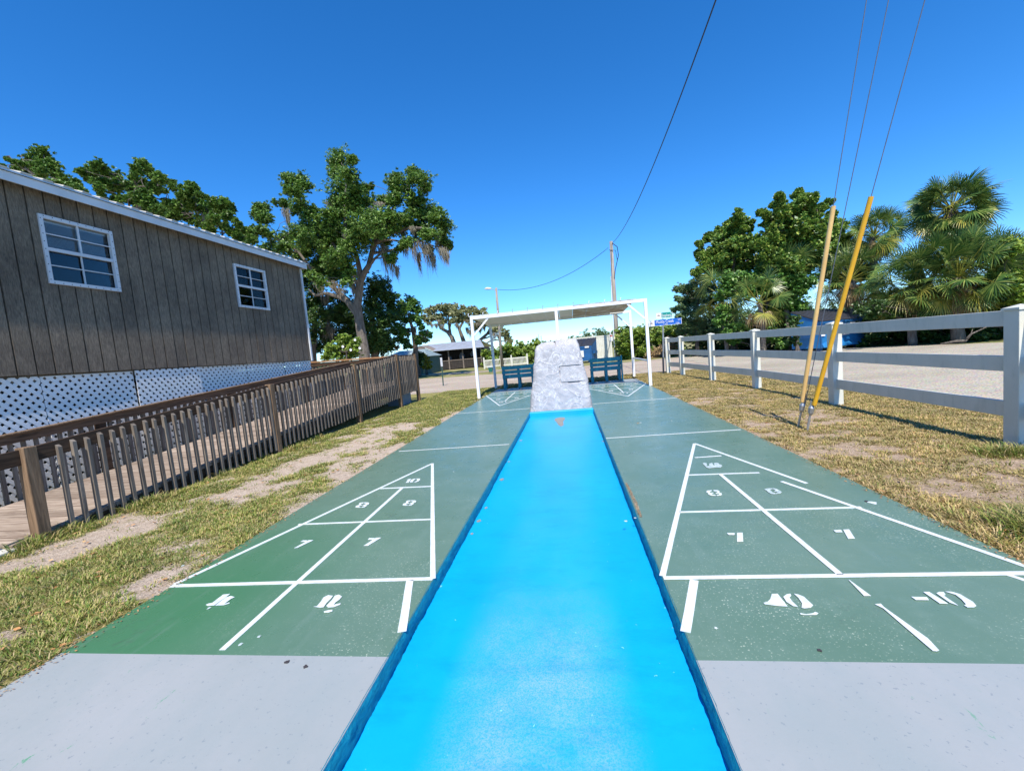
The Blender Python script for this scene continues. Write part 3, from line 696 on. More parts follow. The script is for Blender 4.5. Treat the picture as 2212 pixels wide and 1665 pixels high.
# ================================================================ HOUSE
HX = -6.7; HY0, HY1 = -3.0, 10.5; WB, WT = 1.6, 4.0
house = thing('house', 'dark wood sided raised house with white windows and white lattice skirting', 'house', (HX, 4, 0))
WIN = [(4.90, 5.81, 2.82, 3.73), (8.21, 9.13, 2.81, 3.71), (1.2, 2.1, 2.82, 3.72)]
m = MB()
ys = []; y = HY0; k = 0
rr = random.Random(5)
while y < HY1-.01:
    y1 = min(y+.2, HY1); cuts = [y+.009, y1-.009]
    for w in WIN:
        for c in (w[0], w[1]):
            if cuts[0] < c < cuts[-1]: cuts.append(c)
    cuts.sort(); d = HX+.001+.004*rr.random()
    for a, b in zip(cuts, cuts[1:]):
        mid = (a+b)/2; hit = [w for w in WIN if w[0] < mid < w[1]]
        if hit:
            m.box(HX-.03, d, a, b, WB, hit[0][2]); m.box(HX-.03, d, a, b, hit[0][3], WT+.1)
        else: m.box(HX-.03, d, a, b, WB, WT+.1)
    y = y1
m.build('wall', MAT['siding'], house)
# backing behind the grooves with openings, and the other walls and floor
m = MB()
edges = sorted(WIN); y = HY0
for w in edges:
    m.box(HX-.06, HX-.02, y, w[0], WB, WT+.1); m.box(HX-.06, HX-.02, w[0], w[1], WB, w[2]); m.box(HX-.06, HX-.02, w[0], w[1], w[3], WT+.1); y = w[1]
m.box(HX-.06, HX-.02, y, HY1, WB, WT+.1)
m.build('wall_backing', MAT['sidedark'], house)
m = MB()
m.box(-11.5, HX-.06, HY1-.06, HY1-.01, WB, WT+.1); m.box(-11.5, HX-.06, HY0+.01, HY0+.06, WB, WT+.1); m.box(-11.5, -11.44, HY0+.06, HY1-.06, WB, WT+.1)
m.box(-11.5, HX-.061, HY0+.01, HY1-.01, WB-.10, WB-.002)
m.build('wall', MAT['siding'], house)
m = MB(); m.box(HX-1.6, HX-1.55, HY0+.1, HY1-.1, WB, WT); m.build('inner_wall', MAT['void'], house)  # near-black sheet paints in the darkness behind the windows
m = MB(); m.box(HX-.02, HX+.03, HY1-.005, HY1+.05, WB-.02, WT+.02); m.box(HX-.10, HX-.02, HY1, HY1+.04, WB-.02, WT+.02); m.build('corner_trim', MAT['trim'], house)
# roof: low gable with a raised-rib metal sheet and white fascia
OV = .155; EX = HX+OV; ER = -9.1; ZE, ZR = 4.12, 4.92
roof = MB()
for s, xe in ((1, EX+.02), (-1, -11.5-OV)):
    roof.hexa([(ER, HY0-.2, ZR-.03), (xe, HY0-.2, ZE-.0), (xe, HY1+.12, ZE-.0), (ER, HY1+.12, ZR-.03), (ER, HY0-.2, ZR), (xe, HY0-.2, ZE+.025), (xe, HY1+.12, ZE+.025), (ER, HY1+.12, ZR)])
ro = roof.build('roof', MAT['metalroof'], house)
m = MB(); y = HY0-.1
while y < HY1+.1:
    m.hexa([(ER, y, ZR), (EX+.025, y, ZE+.024), (EX+.025, y+.13, ZE+.024), (ER, y+.13, ZR), (ER, y+.02, ZR+.035), (EX+.025, y+.015, ZE+.045), (EX+.025, y+.115, ZE+.045), (ER, y+.11, ZR+.035)])
    y += .2286
m.build('roof_ribs', simple('dull beige roof metal', lin(.46,.44,.38), lin(.38,.36,.31), 5, .6, .1), ro)
m = MB(); m.box(EX-.02, EX, HY0-.2, HY1+.1, WT+.005, ZE-.002); m.build('fascia', MAT['trim'], house)
m = MB(); m.box(HX+.012, EX-.02, HY0-.2, HY1+.1, WT+.06, WT+.075); m.build('soffit', MAT['trim'], house)
m = MB()
m.add([(EX-.02, HY1+.1, WT+.005), (-11.5-OV, HY1+.1, WT+.005), (-11.5-OV, HY1+.1, ZE), (ER, HY1+.1, ZR), (EX-.02, HY1+.1, ZE)], [(0,1,2,3,4)])
m.build('gable_trim', MAT['trim'], house)
def window(w, label, blind_all, seed):
    y0, y1, z0, z1 = w
    m = MB(); X0, X1 = HX-.02, HX+.028; f = .042
    m.box(X0, X1, y0-.005, y0+f, z0-.005, z1+.005); m.box(X0, X1, y1-f, y1+.005, z0-.005, z1+.005)
    m.box(X0, X1, y0+f, y1-f, z0-.005, z0+f); m.box(X0, X1, y0+f, y1-f, z1-f, z1+.005)
    for q in range(9):     # screw heads on the flange
        for yy_ in (y0+.012, y1-.012): m.box(X1, X1+.002, yy_-.005, yy_+.005, z0+.05+q*(z1-z0-.1)/8-.005, z0+.05+q*(z1-z0-.1)/8+.005, 1)
        for zz_ in (z0+.012, z1-.012): m.box(X1, X1+.002, y0+.05+q*(y1-y0-.1)/8-.005, y0+.05+q*(y1-y0-.1)/8+.005, zz_-.005, zz_+.005, 1)
    wn = m.build('window', [MAT['trim'], MAT['sidedark']], house)
    if label: wn['label'] = label
    zm = (z0+z1)/2+.01; ym = (y0+y1)/2
    m = MB(); m.box(HX-.012, HX+.018, y0+f, y1-f, zm-.022, zm+.022)
    m.box(HX-.006, HX+.010, ym-.012, ym+.012, zm+.022, z1-f); m.box(HX-.006, HX+.010, y0+f, ym-.012, (zm+z1-f)/2, (zm+z1-f)/2+.012); m.box(HX-.006, HX+.010, ym+.012, y1-f, (zm+z1-f)/2, (zm+z1-f)/2+.012)
    m.build('sash', MAT['trim'], wn)
    m = MB(); m.box(HX-.020, HX-.008, ym-.010, ym+.010, z0+f, zm-.022); m.box(HX-.020, HX-.008, y0+f, ym-.010, (zm+z0+f)/2-.008, (zm+z0+f)/2+.008); m.box(HX-.020, HX-.008, ym+.010, y1-f, (zm+z0+f)/2-.008, (zm+z0+f)/2+.008)
    m.build('sash', MAT['signgrey'], wn)
    m = MB(); m.box(HX-.034, HX-.030, y0+f-.02, y1-f+.02, z0+f-.02, z1-f+.02); m.build('pane', MAT['glass'], wn)
    m = MB(); zt = z1-f; m.box(HX-.075, HX-.042, y0+f, y1-f, zt-.035, zt)
    zb = z0+f if blind_all else zm-.02; z = zt-.04
    while z > zb:
        tl = .0135 if blind_all else .0045
        m.hexa([(HX-.062, y0+f+.01, z-tl), (HX-.044, y0+f+.01, z), (HX-.044, y1-f-.04, z), (HX-.062, y1-f-.04, z-tl), (HX-.062, y0+f+.01, z-tl+.002), (HX-.044, y0+f+.01, z+.002), (HX-.044, y1-f-.04, z+.002), (HX-.062, y1-f-.04, z-tl+.002)])
        z -= .0145 if blind_all else .017
    m.build('blind', MAT['blind'], wn)
window(WIN[0], 'near window with blinds half lowered', False, 1)
window(WIN[1], 'far smaller looking window with closed pale blinds', True, 2)
window(WIN[2], None, False, 3)
# lattice skirting, one panel after the other
def clip_strip(c, d, y0, y1, z0, z1, w):
    # strip of slope d (+1/-1) whose centre line is z = d*y + c : polygon clipped to the panel rectangle
    h = w/2*math.sqrt(2)
    poly = [(y0-2, d*(y0-2)+c-h), (y1+2, d*(y1+2)+c-h), (y1+2, d*(y1+2)+c+h), (y0-2, d*(y0-2)+c+h)]
    for ax, lim, keep in ((0, y0, 1), (0, y1, -1), (1, z0, 1), (1, z1, -1)):
        out = []
        for i in range(len(poly)):
            p, q = poly[i], poly[(i+1) % len(poly)]
            ip = (p[ax]-lim)*keep >= 0; iq = (q[ax]-lim)*keep >= 0
            if ip: out.append(p)
            if ip != iq:
                t = (lim-p[ax])/(q[ax]-p[ax]); out.append((p[0]+t*(q[0]-p[0]), p[1]+t*(q[1]-p[1])))
        poly = out
        if len(poly) < 3: return None
    return poly
rr = random.Random(11)
y = -1.35
while y < HY1-.05:
    y1 = min(y+1.2, HY1)
    m = MB(); tilt = rr.uniform(-.02, .02); base = HX-.035; z0, z1 = -.03, WB-.004-rr.random()*.02
    ph = rr.random()*.1; st = .112
    for d, dx in ((1, 0.0), (-1, .007)):
        c = -20.0+ph
        while c < 20:
            pl = clip_strip(c, d, y+.004, y1-.004, z0, z1, .046)
            if pl:
                bow = lambda a, b: base+dx+tilt*(b-z0)+.045*math.sin((a-y)/(y1-y)*math.pi)*math.sin((b-z0)/(z1-z0)*math.pi)
                n = len(pl); vs = [(bow(a, b), a, b) for a, b in pl]+[(bow(a, b)+.006, a, b) for a, b in pl]
                m.add(vs, [tuple(range(n))[::-1], tuple(range(n, 2*n))]+[(i, (i+1) % n, n+(i+1) % n, n+i) for i in range(n)])
            c += st
    m.build('lattice_panel', MAT['lattice'], house)
    y = y1
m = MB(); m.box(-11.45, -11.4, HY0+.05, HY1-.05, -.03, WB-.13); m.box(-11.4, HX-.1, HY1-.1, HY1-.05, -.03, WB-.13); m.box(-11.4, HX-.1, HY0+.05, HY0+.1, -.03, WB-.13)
m.box(HX-.9, HX-.85, HY0+.11, HY1-.11, -.03, WB-.13)  # added near-black boards paint in the under-house shadow behind the lattice
m.build('crawlspace_dark_boards', MAT['void'], house)

# ================================================================ RAMP
ramp = thing('wheelchair_ramp', 'long weathered brown wooden ramp with picket railings beside the house', 'ramp', (-4.85, 3.0, 0))
RX0, RX1 = -6.42, -4.87
def dz(y): return .035+.075*(min(y, 11.75)-3.0) if y > 3.0 else .035-.0*(3.0-y)
rr = random.Random(3)
m = MB(); y = 2.97
while y < 13.25:
    w = .138; j = rr.uniform(-.0015, .0015); x1 = RX1+rr.uniform(-.01, .012)
    x0 = RX0 if y < 11.7 else -8.7
    m.hexa([(x0, y, dz(y)-.038+j), (x1, y, dz(y)-.038+j), (x1, y+w, dz(y+w)-.038+j), (x0, y+w, dz(y+w)-.038+j), (x0, y, dz(y)+j), (x1, y, dz(y)+j), (x1, y+w, dz(y+w)+j), (x0, y+w, dz(y+w)+j)])
    y += w+.009
m.build('deck', MAT['woodx'], ramp)
m = MB()
for xx in (-4.925, -5.6, -6.36):
    m.hexa([(xx-.02, 3.02, -.04), (xx+.02, 3.02, -.04), (xx+.02, 11.7, dz(11.7)-.24), (xx-.02, 11.7, dz(11.7)-.24), (xx-.02, 3.02, dz(3.02)-.041), (xx+.02, 3.02, dz(3.02)-.041), (xx+.02, 11.7, dz(11.7)-.041), (xx-.02, 11.7, dz(11.7)-.041)])
m.box(-4.945, -4.905, 11.7, 13.28, dz(12)-.24, dz(12)-.041); m.box(-8.7, -4.945, 13.24, 13.28, dz(12)-.24, dz(12)-.041); m.box(-8.7, -4.945, 11.66, 11.70, dz(12)-.24, dz(12)-.041)
m.build('joist', MAT['woody'], ramp)
m = MB(); m.box(-5.5, -5.02, 12.3, 13.0, -.03, .55); m.build('storage_box', simple('blue grey box', lin(.22,.27,.34), None, 4, .6, 0), ramp)
def topz(y): return dz(y)+.815+.045*sstep(3, 6.4, y) if y < 11.75 else dz(12)+.84
ND = [(-4.85, y, topz(y)+.012) for y in (3.17, 6.42, 9.26, 11.74, 13.24)]
for x, y, z in ND:
    m = MB(); m.hexa([(x-.05, y-.05, -.05), (x+.05, y-.05, -.05), (x+.05, y+.05, -.05), (x-.05, y+.05, -.05), (x-.05, y-.05, z), (x+.05, y-.05, z), (x+.05, y+.05, z-.0), (x-.05, y+.05, z-.0)])
    m.build('post', MAT['woodv'], ramp, bevel=.006)
def board(p, q, h, t, mat, name='rail'):
    m = MB(); p = Vector(p); q = Vector(q); d = Vector((q.x-p.x, q.y-p.y, 0)).normalized(); n = Vector((d.y, -d.x, 0))*t/2
    Z = Vector((0,0,h)); m.hexa([p-n-Z, p+n-Z, q+n-Z, q-n-Z, p-n, p+n, q+n, q-n]); return m.build(name, mat, ramp, bevel=.003)
ys_ = [2.0, 3.12, 3.22, 6.37, 6.47, 9.21, 9.31, 11.69, 11.79, 13.19]
for a, b in ((2.0, 3.12), (3.22, 6.37), (6.47, 9.21), (9.31, 11.69), (11.79, 13.19)):
    za = topz(max(a, 3.0))-(.055 if a < 3 else 0); zb = topz(b)
    board((-4.865, a, za), (-4.865, b, zb), .14, .038, MAT['woody'])
    if b < 11.7 and a > 3: board((-4.885, a, dz(a)-.02), (-4.885, b, dz(b)-.02), .12, .03, MAT['woody'])
m = MB(); m.box(-4.9, -4.8, 1.95, 2.05, -.05, .86); m.build('post', MAT['woodv'], ramp)
# near pickets: square balusters with bevelled heads nailed outside the top board
proto = None; cnt = 0; y = 3.40
pk = MB(); w = .034
pk.add([(-w/2, -w/2, 0), (w/2, -w/2, 0), (w/2, w/2, 0), (-w/2, w/2, 0), (-w/2, -w/2, 1), (w/2, -w/2, .975), (w/2, w/2, .975), (-w/2, w/2, 1)],
       [(3,2,1,0),(4,5,6,7),(0,1,5,4),(1,2,6,5),(2,3,7,6),(3,0,4,7)])
PKM = [None]
def picket(x, y, zb, zt, k):
    if PKM[0] is None:
        me = bpy.data.meshes.new('picket'); me.from_pydata(pk.v, [], pk.f); me.update(); me.materials.append(MAT['woodpk']); PKM[0] = me
    o = bpy.data.objects.new('picket', PKM[0]); COL.objects.link(o); o.parent = ramp; o.matrix_parent_inverse = pinv(ramp)
    o.location = (x, y, zb); o.scale = (1, 1, zt-zb); o.rotation_euler = (rr.uniform(-.012, .012), rr.uniform(-.008, .008), rr.uniform(-.08, .08))
    return o
cnt = 0
while y < 13.18:
    if min(abs(y-p[1]) for p in ND) > .075:
        zb = max(-.02, .045*(y-4.6)-.02) if y < 11.75 else .36
        picket(-4.825, y, zb+rr.uniform(-.01, .01), topz(y)-.03+rr.uniform(-.008, .008), cnt); cnt += 1
    y += .1225
# far railing
def ftop(y): return .895+.0695*(y-4.0)
board((-6.44, 2.6, ftop(2.6)), (-6.44, 12.0, ftop(12.0)), .105, .04, MAT['railf'])
board((-6.44, 2.6, ftop(2.6)+.018), (-6.44, 12.0, ftop(12.0)+.018), .018, .10, MAT['woodv'], 'rail_cap')
for y in (2.7, 5.05, 7.4, 9.8, 11.6):
    m = MB(); m.box(-6.52, -6.43+.0, y-.045, y+.045, -.05, ftop(y)+.0); m.build('post', MAT['woody'], ramp)
stuffp = MB(); y = 2.85; fc = 0
while y < 11.5:
    zb = dz(y)-.05; zt = ftop(y)-.07
    if fc < 100-cnt-8:
        picket(-6.48, y, zb, zt, fc)
    else: stuffp.box(-6.499, -6.461, y-.019, y+.019, zb, zt)
    fc += 1; y += .1225
y = -8.6
o = stuffp
while y < -4.95:
    stuffp.box(y, y+.038, 13.22, 13.258, dz(12), 1.44); y += .1225
sp = stuffp.build('pickets', MAT['woodpk'], ramp); sp['kind'] = 'stuff'
board((-4.9, 13.24, 1.535), (-8.7, 13.24, 1.62), .05, .14, MAT['woodnew'], 'rail_cap')
board((-4.9, 13.21, 1.48), (-8.7, 13.21, 1.56), .12, .03, MAT['woody'])
for q in ((-8.75, -8.65, 11.7, 11.8, -.05, 1.6), (-8.75, -8.65, 13.19, 13.29, -.05, 1.62), (-6.6, -6.5, 13.27, 13.36, -.05, 1.52)):
    m = MB(); m.box(*q); m.build('post', MAT['woodv'], ramp)
m = MB(); m.hexa([(-6.5, .5, -.04), (-4.72, .5, -.04), (-4.78, 2.95, -.04), (-6.5, 2.97, -.04), (-6.5, .5, .012), (-4.72, .5, .012), (-4.78, 2.95, .022), (-6.5, 2.97, .022)])
struct(m.build('concrete_path', MAT['slabw'], bevel=.01))

# ================================================================ WHITE RAIL FENCE
fence = thing('rail_fence', 'white vinyl three rail fence with square capped posts beside the gravel lot', 'fence', (4.35, 7.5, 0))
FP = [(4.33, 1.75), (4.365, 4.60), (4.405, 7.48), (4.36, 10.3), (4.15, 12.65), (3.98, 15.2), (3.80, 16.45)]
for x, y in FP:
    m = MB(); w = .073
    m.box(x-w, x+w, y-w, y+w, -.05, 1.30); p = m.build('post', MAT['vinyl'], fence, bevel=.004)
    m = MB(); m.box(x-w-.012, x+w+.012, y-w-.012, y+w+.012, 1.30, 1.322)
    m.add([(x-w-.008, y-w-.008, 1.322), (x+w+.008, y-w-.008, 1.322), (x+w+.008, y+w+.008, 1.322), (x-w-.008, y+w+.008, 1.322), (x, y, 1.352)], [(0,1,4),(1,2,4),(2,3,4),(3,0,4)])
    m.build('cap', MAT['vinyl'], p)
for (x0, y0), (x1, y1) in zip(FP, FP[1:]):
    for zc_ in (.34, .785, 1.225):
        m = MB(); d = Vector((x1-x0, y1-y0, 0)).normalized(); a = Vector((x0, y0, zc_))+d*.06; b = Vector((x1, y1, zc_))-d*.06
        m.beam(a, b, .042, .152); m.build('rail', MAT['vinyl'], fence, bevel=.004)

# ================================================================ GUY WIRES
PT = Vector((4.55, 3.4, 0))
def on_line(A, px_top, P):
    # point of the vertical through P lying in the plane of the eye, the anchor and the photographed wire
    n = (A-CPOS).cross(ray(*px_top)); z = CPOS.z-(n.x*(P.x-CPOS.x)+n.y*(P.y-CPOS.y))/n.z
    return Vector((P.x, P.y, z))
A1 = gr(1724, 921); A2 = gr(1744, 929)
def guy(A, pxt, guard, label, dxy, r=.0045):
    T = on_line(A, pxt, PT); d = (T-A).normalized(); S = A+d*.28+Vector(dxy)
    g = thing('guy_wire', label, 'guy wire', tuple(A), 'utility pole guy wires over the right lawn')
    m = MB(); m.tube([S, T], r, 6); m.build('strand', MAT['wire'], g)
    if guard:
        a, b, mat, rad = guard; dd = (T-S).normalized()
        m = MB(); m.tube([S+dd*a, S+dd*(a+.01), S+dd*b], [rad*.9, rad, rad], 14); m.build('guard_sleeve', MAT[mat], g, smooth=False)
    return T
def guard_len(A, T, pix):
    # length along the wire at which it passes the photograph row pix
    best = min((abs(IH/2-FPX*((A+(T-A)*t-CPOS).dot(CU))/((A+(T-A)*t-CPOS).dot(CF))-pix), t) for t in [i/2000 for i in range(1, 1200)])
    return best[1]*(T-A).length
for A, pxt, gd, lab, off in ((A1, (1872, 0), ('cream', 445), 'left guy wire in a faded pale yellow sleeve', (0,0,0)),
                             (A1, (1915, 0), None, 'bare middle guy wire without any sleeve', (.03,0,0)),
                             (A2, (1998, 0), ('yellow', 425), 'right guy wire in a bright yellow sleeve', (0,0,0))):
    T = on_line(A, pxt, PT); L = guard_len(A, T, gd[1])-.28 if gd else 0
    guy(A, pxt, (.06, L, gd[0], .0245) if gd else None, lab, off)
for A, lab in ((A1, 'left grey anchor rod holding two guy wires in the grass'), (A2, 'right grey anchor rod below the bright yellow sleeve')):
    T = on_line(A, (1915, 0), PT); d = (T-A).normalized(); g = thing('guy_anchor', lab, 'anchor rod', tuple(A), 'guy anchors in the right lawn')
    m = MB(); m.tube([A-d*.08, A, A+d*.24], [.016, .015, .012], 8); m.build('rod', MAT['galv'], g)
    m = MB(); m.tube([A+d*.20, A+d*.235, A+d*.30, A+d*.33], [.014, .03, .034, .018], 8); 
    m.beam(A+d*.28+Vector((.02,0,0)), A+d*.46+Vector((.012,0,0)), .006, .012); m.beam(A+d*.28-Vector((.02,0,0)), A+d*.40-Vector((.016,0,0)), .006, .012)
    m.build('eye_clamp', MAT['galv'], g)

# ================================================================ STONE
def rock():
    g = thing('stone_monument', 'tall grey faux stone block with a square outline, standing behind the blue gutter', 'stone', (-.12, 9.2, 0))
    # outline half widths by height, front/back depth by height
    H = 1.49
    prof = [(0, -.80, .555), (.35, -.755, .525), (.6, -.69, .50), (.95, -.65, .43), (1.2, -.60, .385), (1.32, -.585, .37), (1.40, -.545, .355), (1.455, -.44, .335), (1.485, -.24, .30), (1.5, -.1, .1)]
    def lerp(tab, z):
        for a, b in zip(tab, tab[1:]):
            if z <= b[0]: t = (z-a[0])/(b[0]-a[0]+1e-9); return [a[k]+t*(b[k]-a[k]) for k in (1, 2)]
        return list(tab[-1][1:])
    nv = 190; nu = 520; V = []
    for j in range(nv+1):
        t = j/nv; z = H*(1-(1-t)**1.25) if t > .0 else 0
        z = min(z, H-.0005)
        x0, x1 = lerp(prof, z); yf = 8.985+.10*z; yb = 9.62-.05*z
        rnd = max(0, (z-1.30)/(H-1.30)); cyc = (yf+yb)/2; hd = (yb-yf)/2*math.sqrt(max(.02, 1-.80*rnd**2.2)); cxx = (x0+x1)/2; hw = (x1-x0)/2
        for i in range(nu):
            a = 2*math.pi*i/nu; ca, sa = math.cos(a), math.sin(a); e = .22
            sx = math.copysign(abs(ca)**e, ca); sy = math.copysign(abs(sa)**e, sa)
            # spread samples evenly along the box-like outline
            q = (i/nu*4) % 4; k = int(q); f = q-k
            bx, by = [(-1+2*f, -1), (1, -1+2*f), (1-2*f, 1), (-1, 1-2*f)][k]
            L = (abs(bx)**7+abs(by)**7)**(1/7); bx /= L; by /= L
            x = cxx+bx*hw; y = cyc+by*hd
            p = Vector((x, y, z)); nrm = Vector((bx**7, by**7, .0)); nrm = nrm.normalized() if nrm.length > 1e-6 else Vector((0,-1,0))
            big = noise.fractal(p*1.9+Vector((3,1,2)), .8, 2.1, 4)*.012
            rid = 1-abs(noise.noise(Vector((p.x*3.1+p.z*2.0, p.y*3, p.z*2.3-p.x*1.2))))*2.0
            rid = max(0, rid)**22*.010
            fine = noise.fractal(p*9, .9, 2.2, 5)*.006
            d = big+rid+fine
            if by < -.9:
                ex = min(abs(x+.08), abs(x-.45)); ez = min(abs(z-.58), abs(z-.925))
                inx = -.09 < x < .46; inz = .57 < z < .935
                inside = min(x+.08, .45-x, z-.58, .925-z)
                if inside > 0: d = d*.75
                if (ex < .008 and inz) or (ez < .008 and inx): d -= .035
                if abs(z-.572) < .010 and .08 < x < .33: d -= .05
                cr = x+.12+.28*(1.49-z)*0-.05*math.sin(z*14)
                if z > 1.36 and abs(x+.15-.25*(1.49-z)) < .009: d -= .035
            V.append((x+nrm.x*d, y+nrm.y*d, z+ (fine+big*.6)*rnd))
    top = len(V); V.append((-.08, 9.3, H+.005))
    I = np.arange((nv+1)*nu).reshape(nv+1, nu); J = np.roll(I, -1, 1)
    F = np.stack([I[:-1], J[:-1], J[1:], I[1:]], -1).reshape(-1, 4)
    body = fast_mesh('body', np.array(V[:-1]), F, MAT['rock'], g, smooth=True)
    m = MB(); m.add(V[nv*nu:nv*nu+nu], [tuple(range(nu))]); m.build('top_face', MAT['rock'], g)
    # torn mortar foot around the base
    m = MB()
    return g
rock()

# ================================================================ PAVILION
pav = thing('shade_shelter', 'white painted steel frame shelter with flat sheet roof over the far court end', 'shelter', (-.13, 14, 0))
w = .045
def sq(p, q, ww=.085): m = MB(); m.beam(p, q, ww, ww, up=(0,1,0) if abs(Vector(q).z-Vector(p).z) > 1 else (0,0,1)); return m
YFp, YBp = 12.5, 15.55; ZF, ZB = 2.44, 2.37
for nm, x, y, zt in (('post', -2.66, YFp, ZF), ('post', 2.40, YFp, ZF), ('post', -2.66, YBp, ZB), ('post', 2.40, YBp, ZB)):
    m = MB(); m.box(x-.042, x+.042, y-.042, y+.042, 0 if abs(x) < 2.5 and False else -.05, zt-.046); m.build('post', MAT['white'], pav, bevel=.003)
m = MB(); m.box(-.17, -.085, YFp-.042, YFp+.042, 0, ZF-.046); m.build('post', MAT['white'], pav, bevel=.003)
m = MB(); m.box(-2.70, 2.445, YFp-.045, YFp+.045, ZF-.045, ZF+.045); m.build('beam', MAT['white'], pav, bevel=.003)
m = MB(); m.box(-2.70, 2.445, YBp-.045, YBp+.045, ZB-.045, ZB+.045); m.build('beam', MAT['white'], pav, bevel=.003)
for x, s, y, z in ((-2.66, 1, YFp, ZF), (2.40, -1, YFp, ZF), (-2.66, 1, YBp, ZB), (2.40, -1, YBp, ZB)):
    m = MB(); m.beam((x+s*.03, y, z-.52), (x+s*.50, y, z-.05), .05, .05); m.build('corner_brace', MAT['white'], pav)
m = MB(); m.beam((2.40, YFp+.043, .72), (2.40, YBp-.043, .72), .04, .04); m.build('side_rail', MAT['white'], pav)
rs = MB(); edges = [-2.74+.445*k for k in range(12)]
for k in range(11):
    x0, x1 = edges[k]+.004, edges[k+1]-.004
    za, zb = ZF+.045, ZB-.04
    m = MB(); dip = .006*((k*7) % 3); ya, yb_ = YFp-.05, YBp+.0
    if k == 10: yb_ -= .1
    m.hexa([(x0, ya, za+.002), (x1, ya, za+.002), (x1, yb_-.06, zb+.05-dip), (x0, yb_-.06, zb+.05-dip), (x0, ya, za+.02), (x1, ya, za+.02), (x1, yb_-.06, zb+.07-dip), (x0, yb_-.06, zb+.07-dip)])
    m.build('roof_panel', MAT['peel'] if k > 6 else MAT['soffit'], pav)
    m = MB(); m.beam((x0, ya-.002, za+.02), (x0+.0, ya-.002, za+.085), .012, .03, up=(0,1,0)); m.beam((x0, ya-.002, za+.085), (x0+.03, ya-.002, za+.09), .02, .012)
    m.build('roof_rib_end', MAT['galv'] if 2 < k < 8 else MAT['white'], pav)
m = MB(); m.box(-2.74, 2.14, YBp-.13, YBp-.05, ZB-.06, ZB+.03); m.build('roof_edge', MAT['soffit'], pav)

# ================================================================ BENCHES
def bench(x0, x1, y, label):
    g = thing('bench', label, 'bench', ((x0+x1)/2, y, 0), 'teal wooden benches under the shelter')
    for z0, z1 in ((.695, .83), (.545, .665)):
        m = MB(); m.box(x0, x1, y+.0+(.83-z1)*.0, y+.035, z0, z1); m.build('back_slat', MAT['teal'], g, bevel=.004)
    m = MB(); m.box(x0+.01, x1-.01, y+.0, y+.035, .385, .52); m.build('back_slat', MAT['teal'], g, bevel=.004)
    for k in range(3):
        m = MB(); m.box(x0+.005, x1-.005, y+.12+k*.125, y+.235+k*.125, .42, .455); m.build('seat_slat', MAT['teal'], g, bevel=.004)
    for x in (x0+.06, (x0+x1)/2+.02, x1-.06):
        m = MB(); m.box(x-.045, x+.045, y+.036, y+.075, 0, .80); m.build('back_leg', MAT['teal'], g, bevel=.003)
        m = MB(); m.box(x-.04, x+.04, y+.40, y+.49, 0, .419); m.build('front_leg', MAT['teal'], g, bevel=.003)
        m = MB(); m.box(x-.02, x+.02, y+.076, y+.399, .32, .419); m.build('seat_support', MAT['teal'], g)
    m = MB(); m.box(x1+.002, x1+.045, y-.05, y+.09, .0, .865); m.build('end_board', MAT['teal'], g, bevel=.003)
bench(.84, 1.90, 14.95, 'teal slatted bench under the right half of the shelter')
bench(-2.29, -1.14, 14.95, 'teal slatted bench under the left half of the shelter')

# ================================================================ STREET SIGN
sg = thing('street_sign', 'street name sign post with a green blade above a blue blade at the fence end', 'street sign', (3.62, 16.4, 0))
m = MB(); m.tube([(3.60, 16.4, -.05), (3.69, 16.4, 1.8), (3.70, 16.4, 2.04)], .028, 8); m.build('post', MAT['galv'], sg)
m = MB(); m.tube([(3.60, 16.4, -.04), (3.62, 16.4, .62)], .033, 8); m.build('post_sleeve', MAT['cable'], sg)
yS = 16.36
def blade(x0, x1, z0, z1, mat, yy):
    m = MB(); m.box(x0, x1, yy, yy+.006, z0, z1, 0); m.box(x0, x0+(z1-z0)*.92, yy-.003, yy-.0002, z0, z1, 1); m.box(x0, x1, yy-.002, yy-.0004, z0, z0+.008, 1); m.box(x1-.012, x1, yy-.002, yy-.0004, z0+.008, z1, 1)
    return m.build('sign_blade', [MAT[mat], MAT['signwhite']], sg)
b1 = blade(3.46, 4.04, 2.06, 2.26, 'signgreen', yS)
b2 = blade(3.18, 4.35, 1.79, 2.01, 'signblue', yS)
for b, cx_, cz in ((b1, 3.55, 2.165), (b2, 3.28, 1.90)):
    m = MB(); m.prism([(cx_-.06, cz-.01), (cx_-.045, cz+.012), (cx_-.03, cz+.006), (cx_-.01, cz+.032), (cx_+.012, cz+.028), (cx_+.03, cz+.008), (cx_+.06, cz-.004), (cx_+.055, cz-.016), (cx_-.055, cz-.018)], 0, .001)
    vv = [(x, yS-.0045-z, y) for x, y, z in m.v]; m.v = vv; m.build('emblem', MAT['brownink'], b)
text_obj('lettering', 'Stephens', MAT['signwhite'], b1, (3.655, yS-.004, 2.15), (1,0,0), (0,0,1), .155, .62, 'LEFT')
text_obj('lettering', 'RD', MAT['signwhite'], b1, (3.97, yS-.004, 2.225), (1,0,0), (0,0,1), .06, .7, 'LEFT')
text_obj('lettering', '2000', MAT['signwhite'], b1, (3.955, yS-.004, 2.10), (1,0,0), (0,0,1), .05, .7, 'LEFT')
text_obj('lettering', 'Muddy Creek', MAT['signwhite'], b2, (3.43, yS-.004, 1.925), (1,0,0), (0,0,1), .16, .72, 'LEFT')
text_obj('lettering', 'LN', MAT['signwhite'], b2, (4.22, yS-.004, 1.955), (1,0,0), (0,0,1), .09, .8, 'LEFT')
text_obj('lettering', '2700', MAT['signwhite'], b2, (4.13, yS-.004, 1.83), (1,0,0), (0,0,1), .075, .9, 'LEFT')
text_obj('lettering', '2900', MAT['signwhite'], b2, (3.74, yS-.004, 1.825), (1,0,0), (0,0,1), .06, .9, 'LEFT')
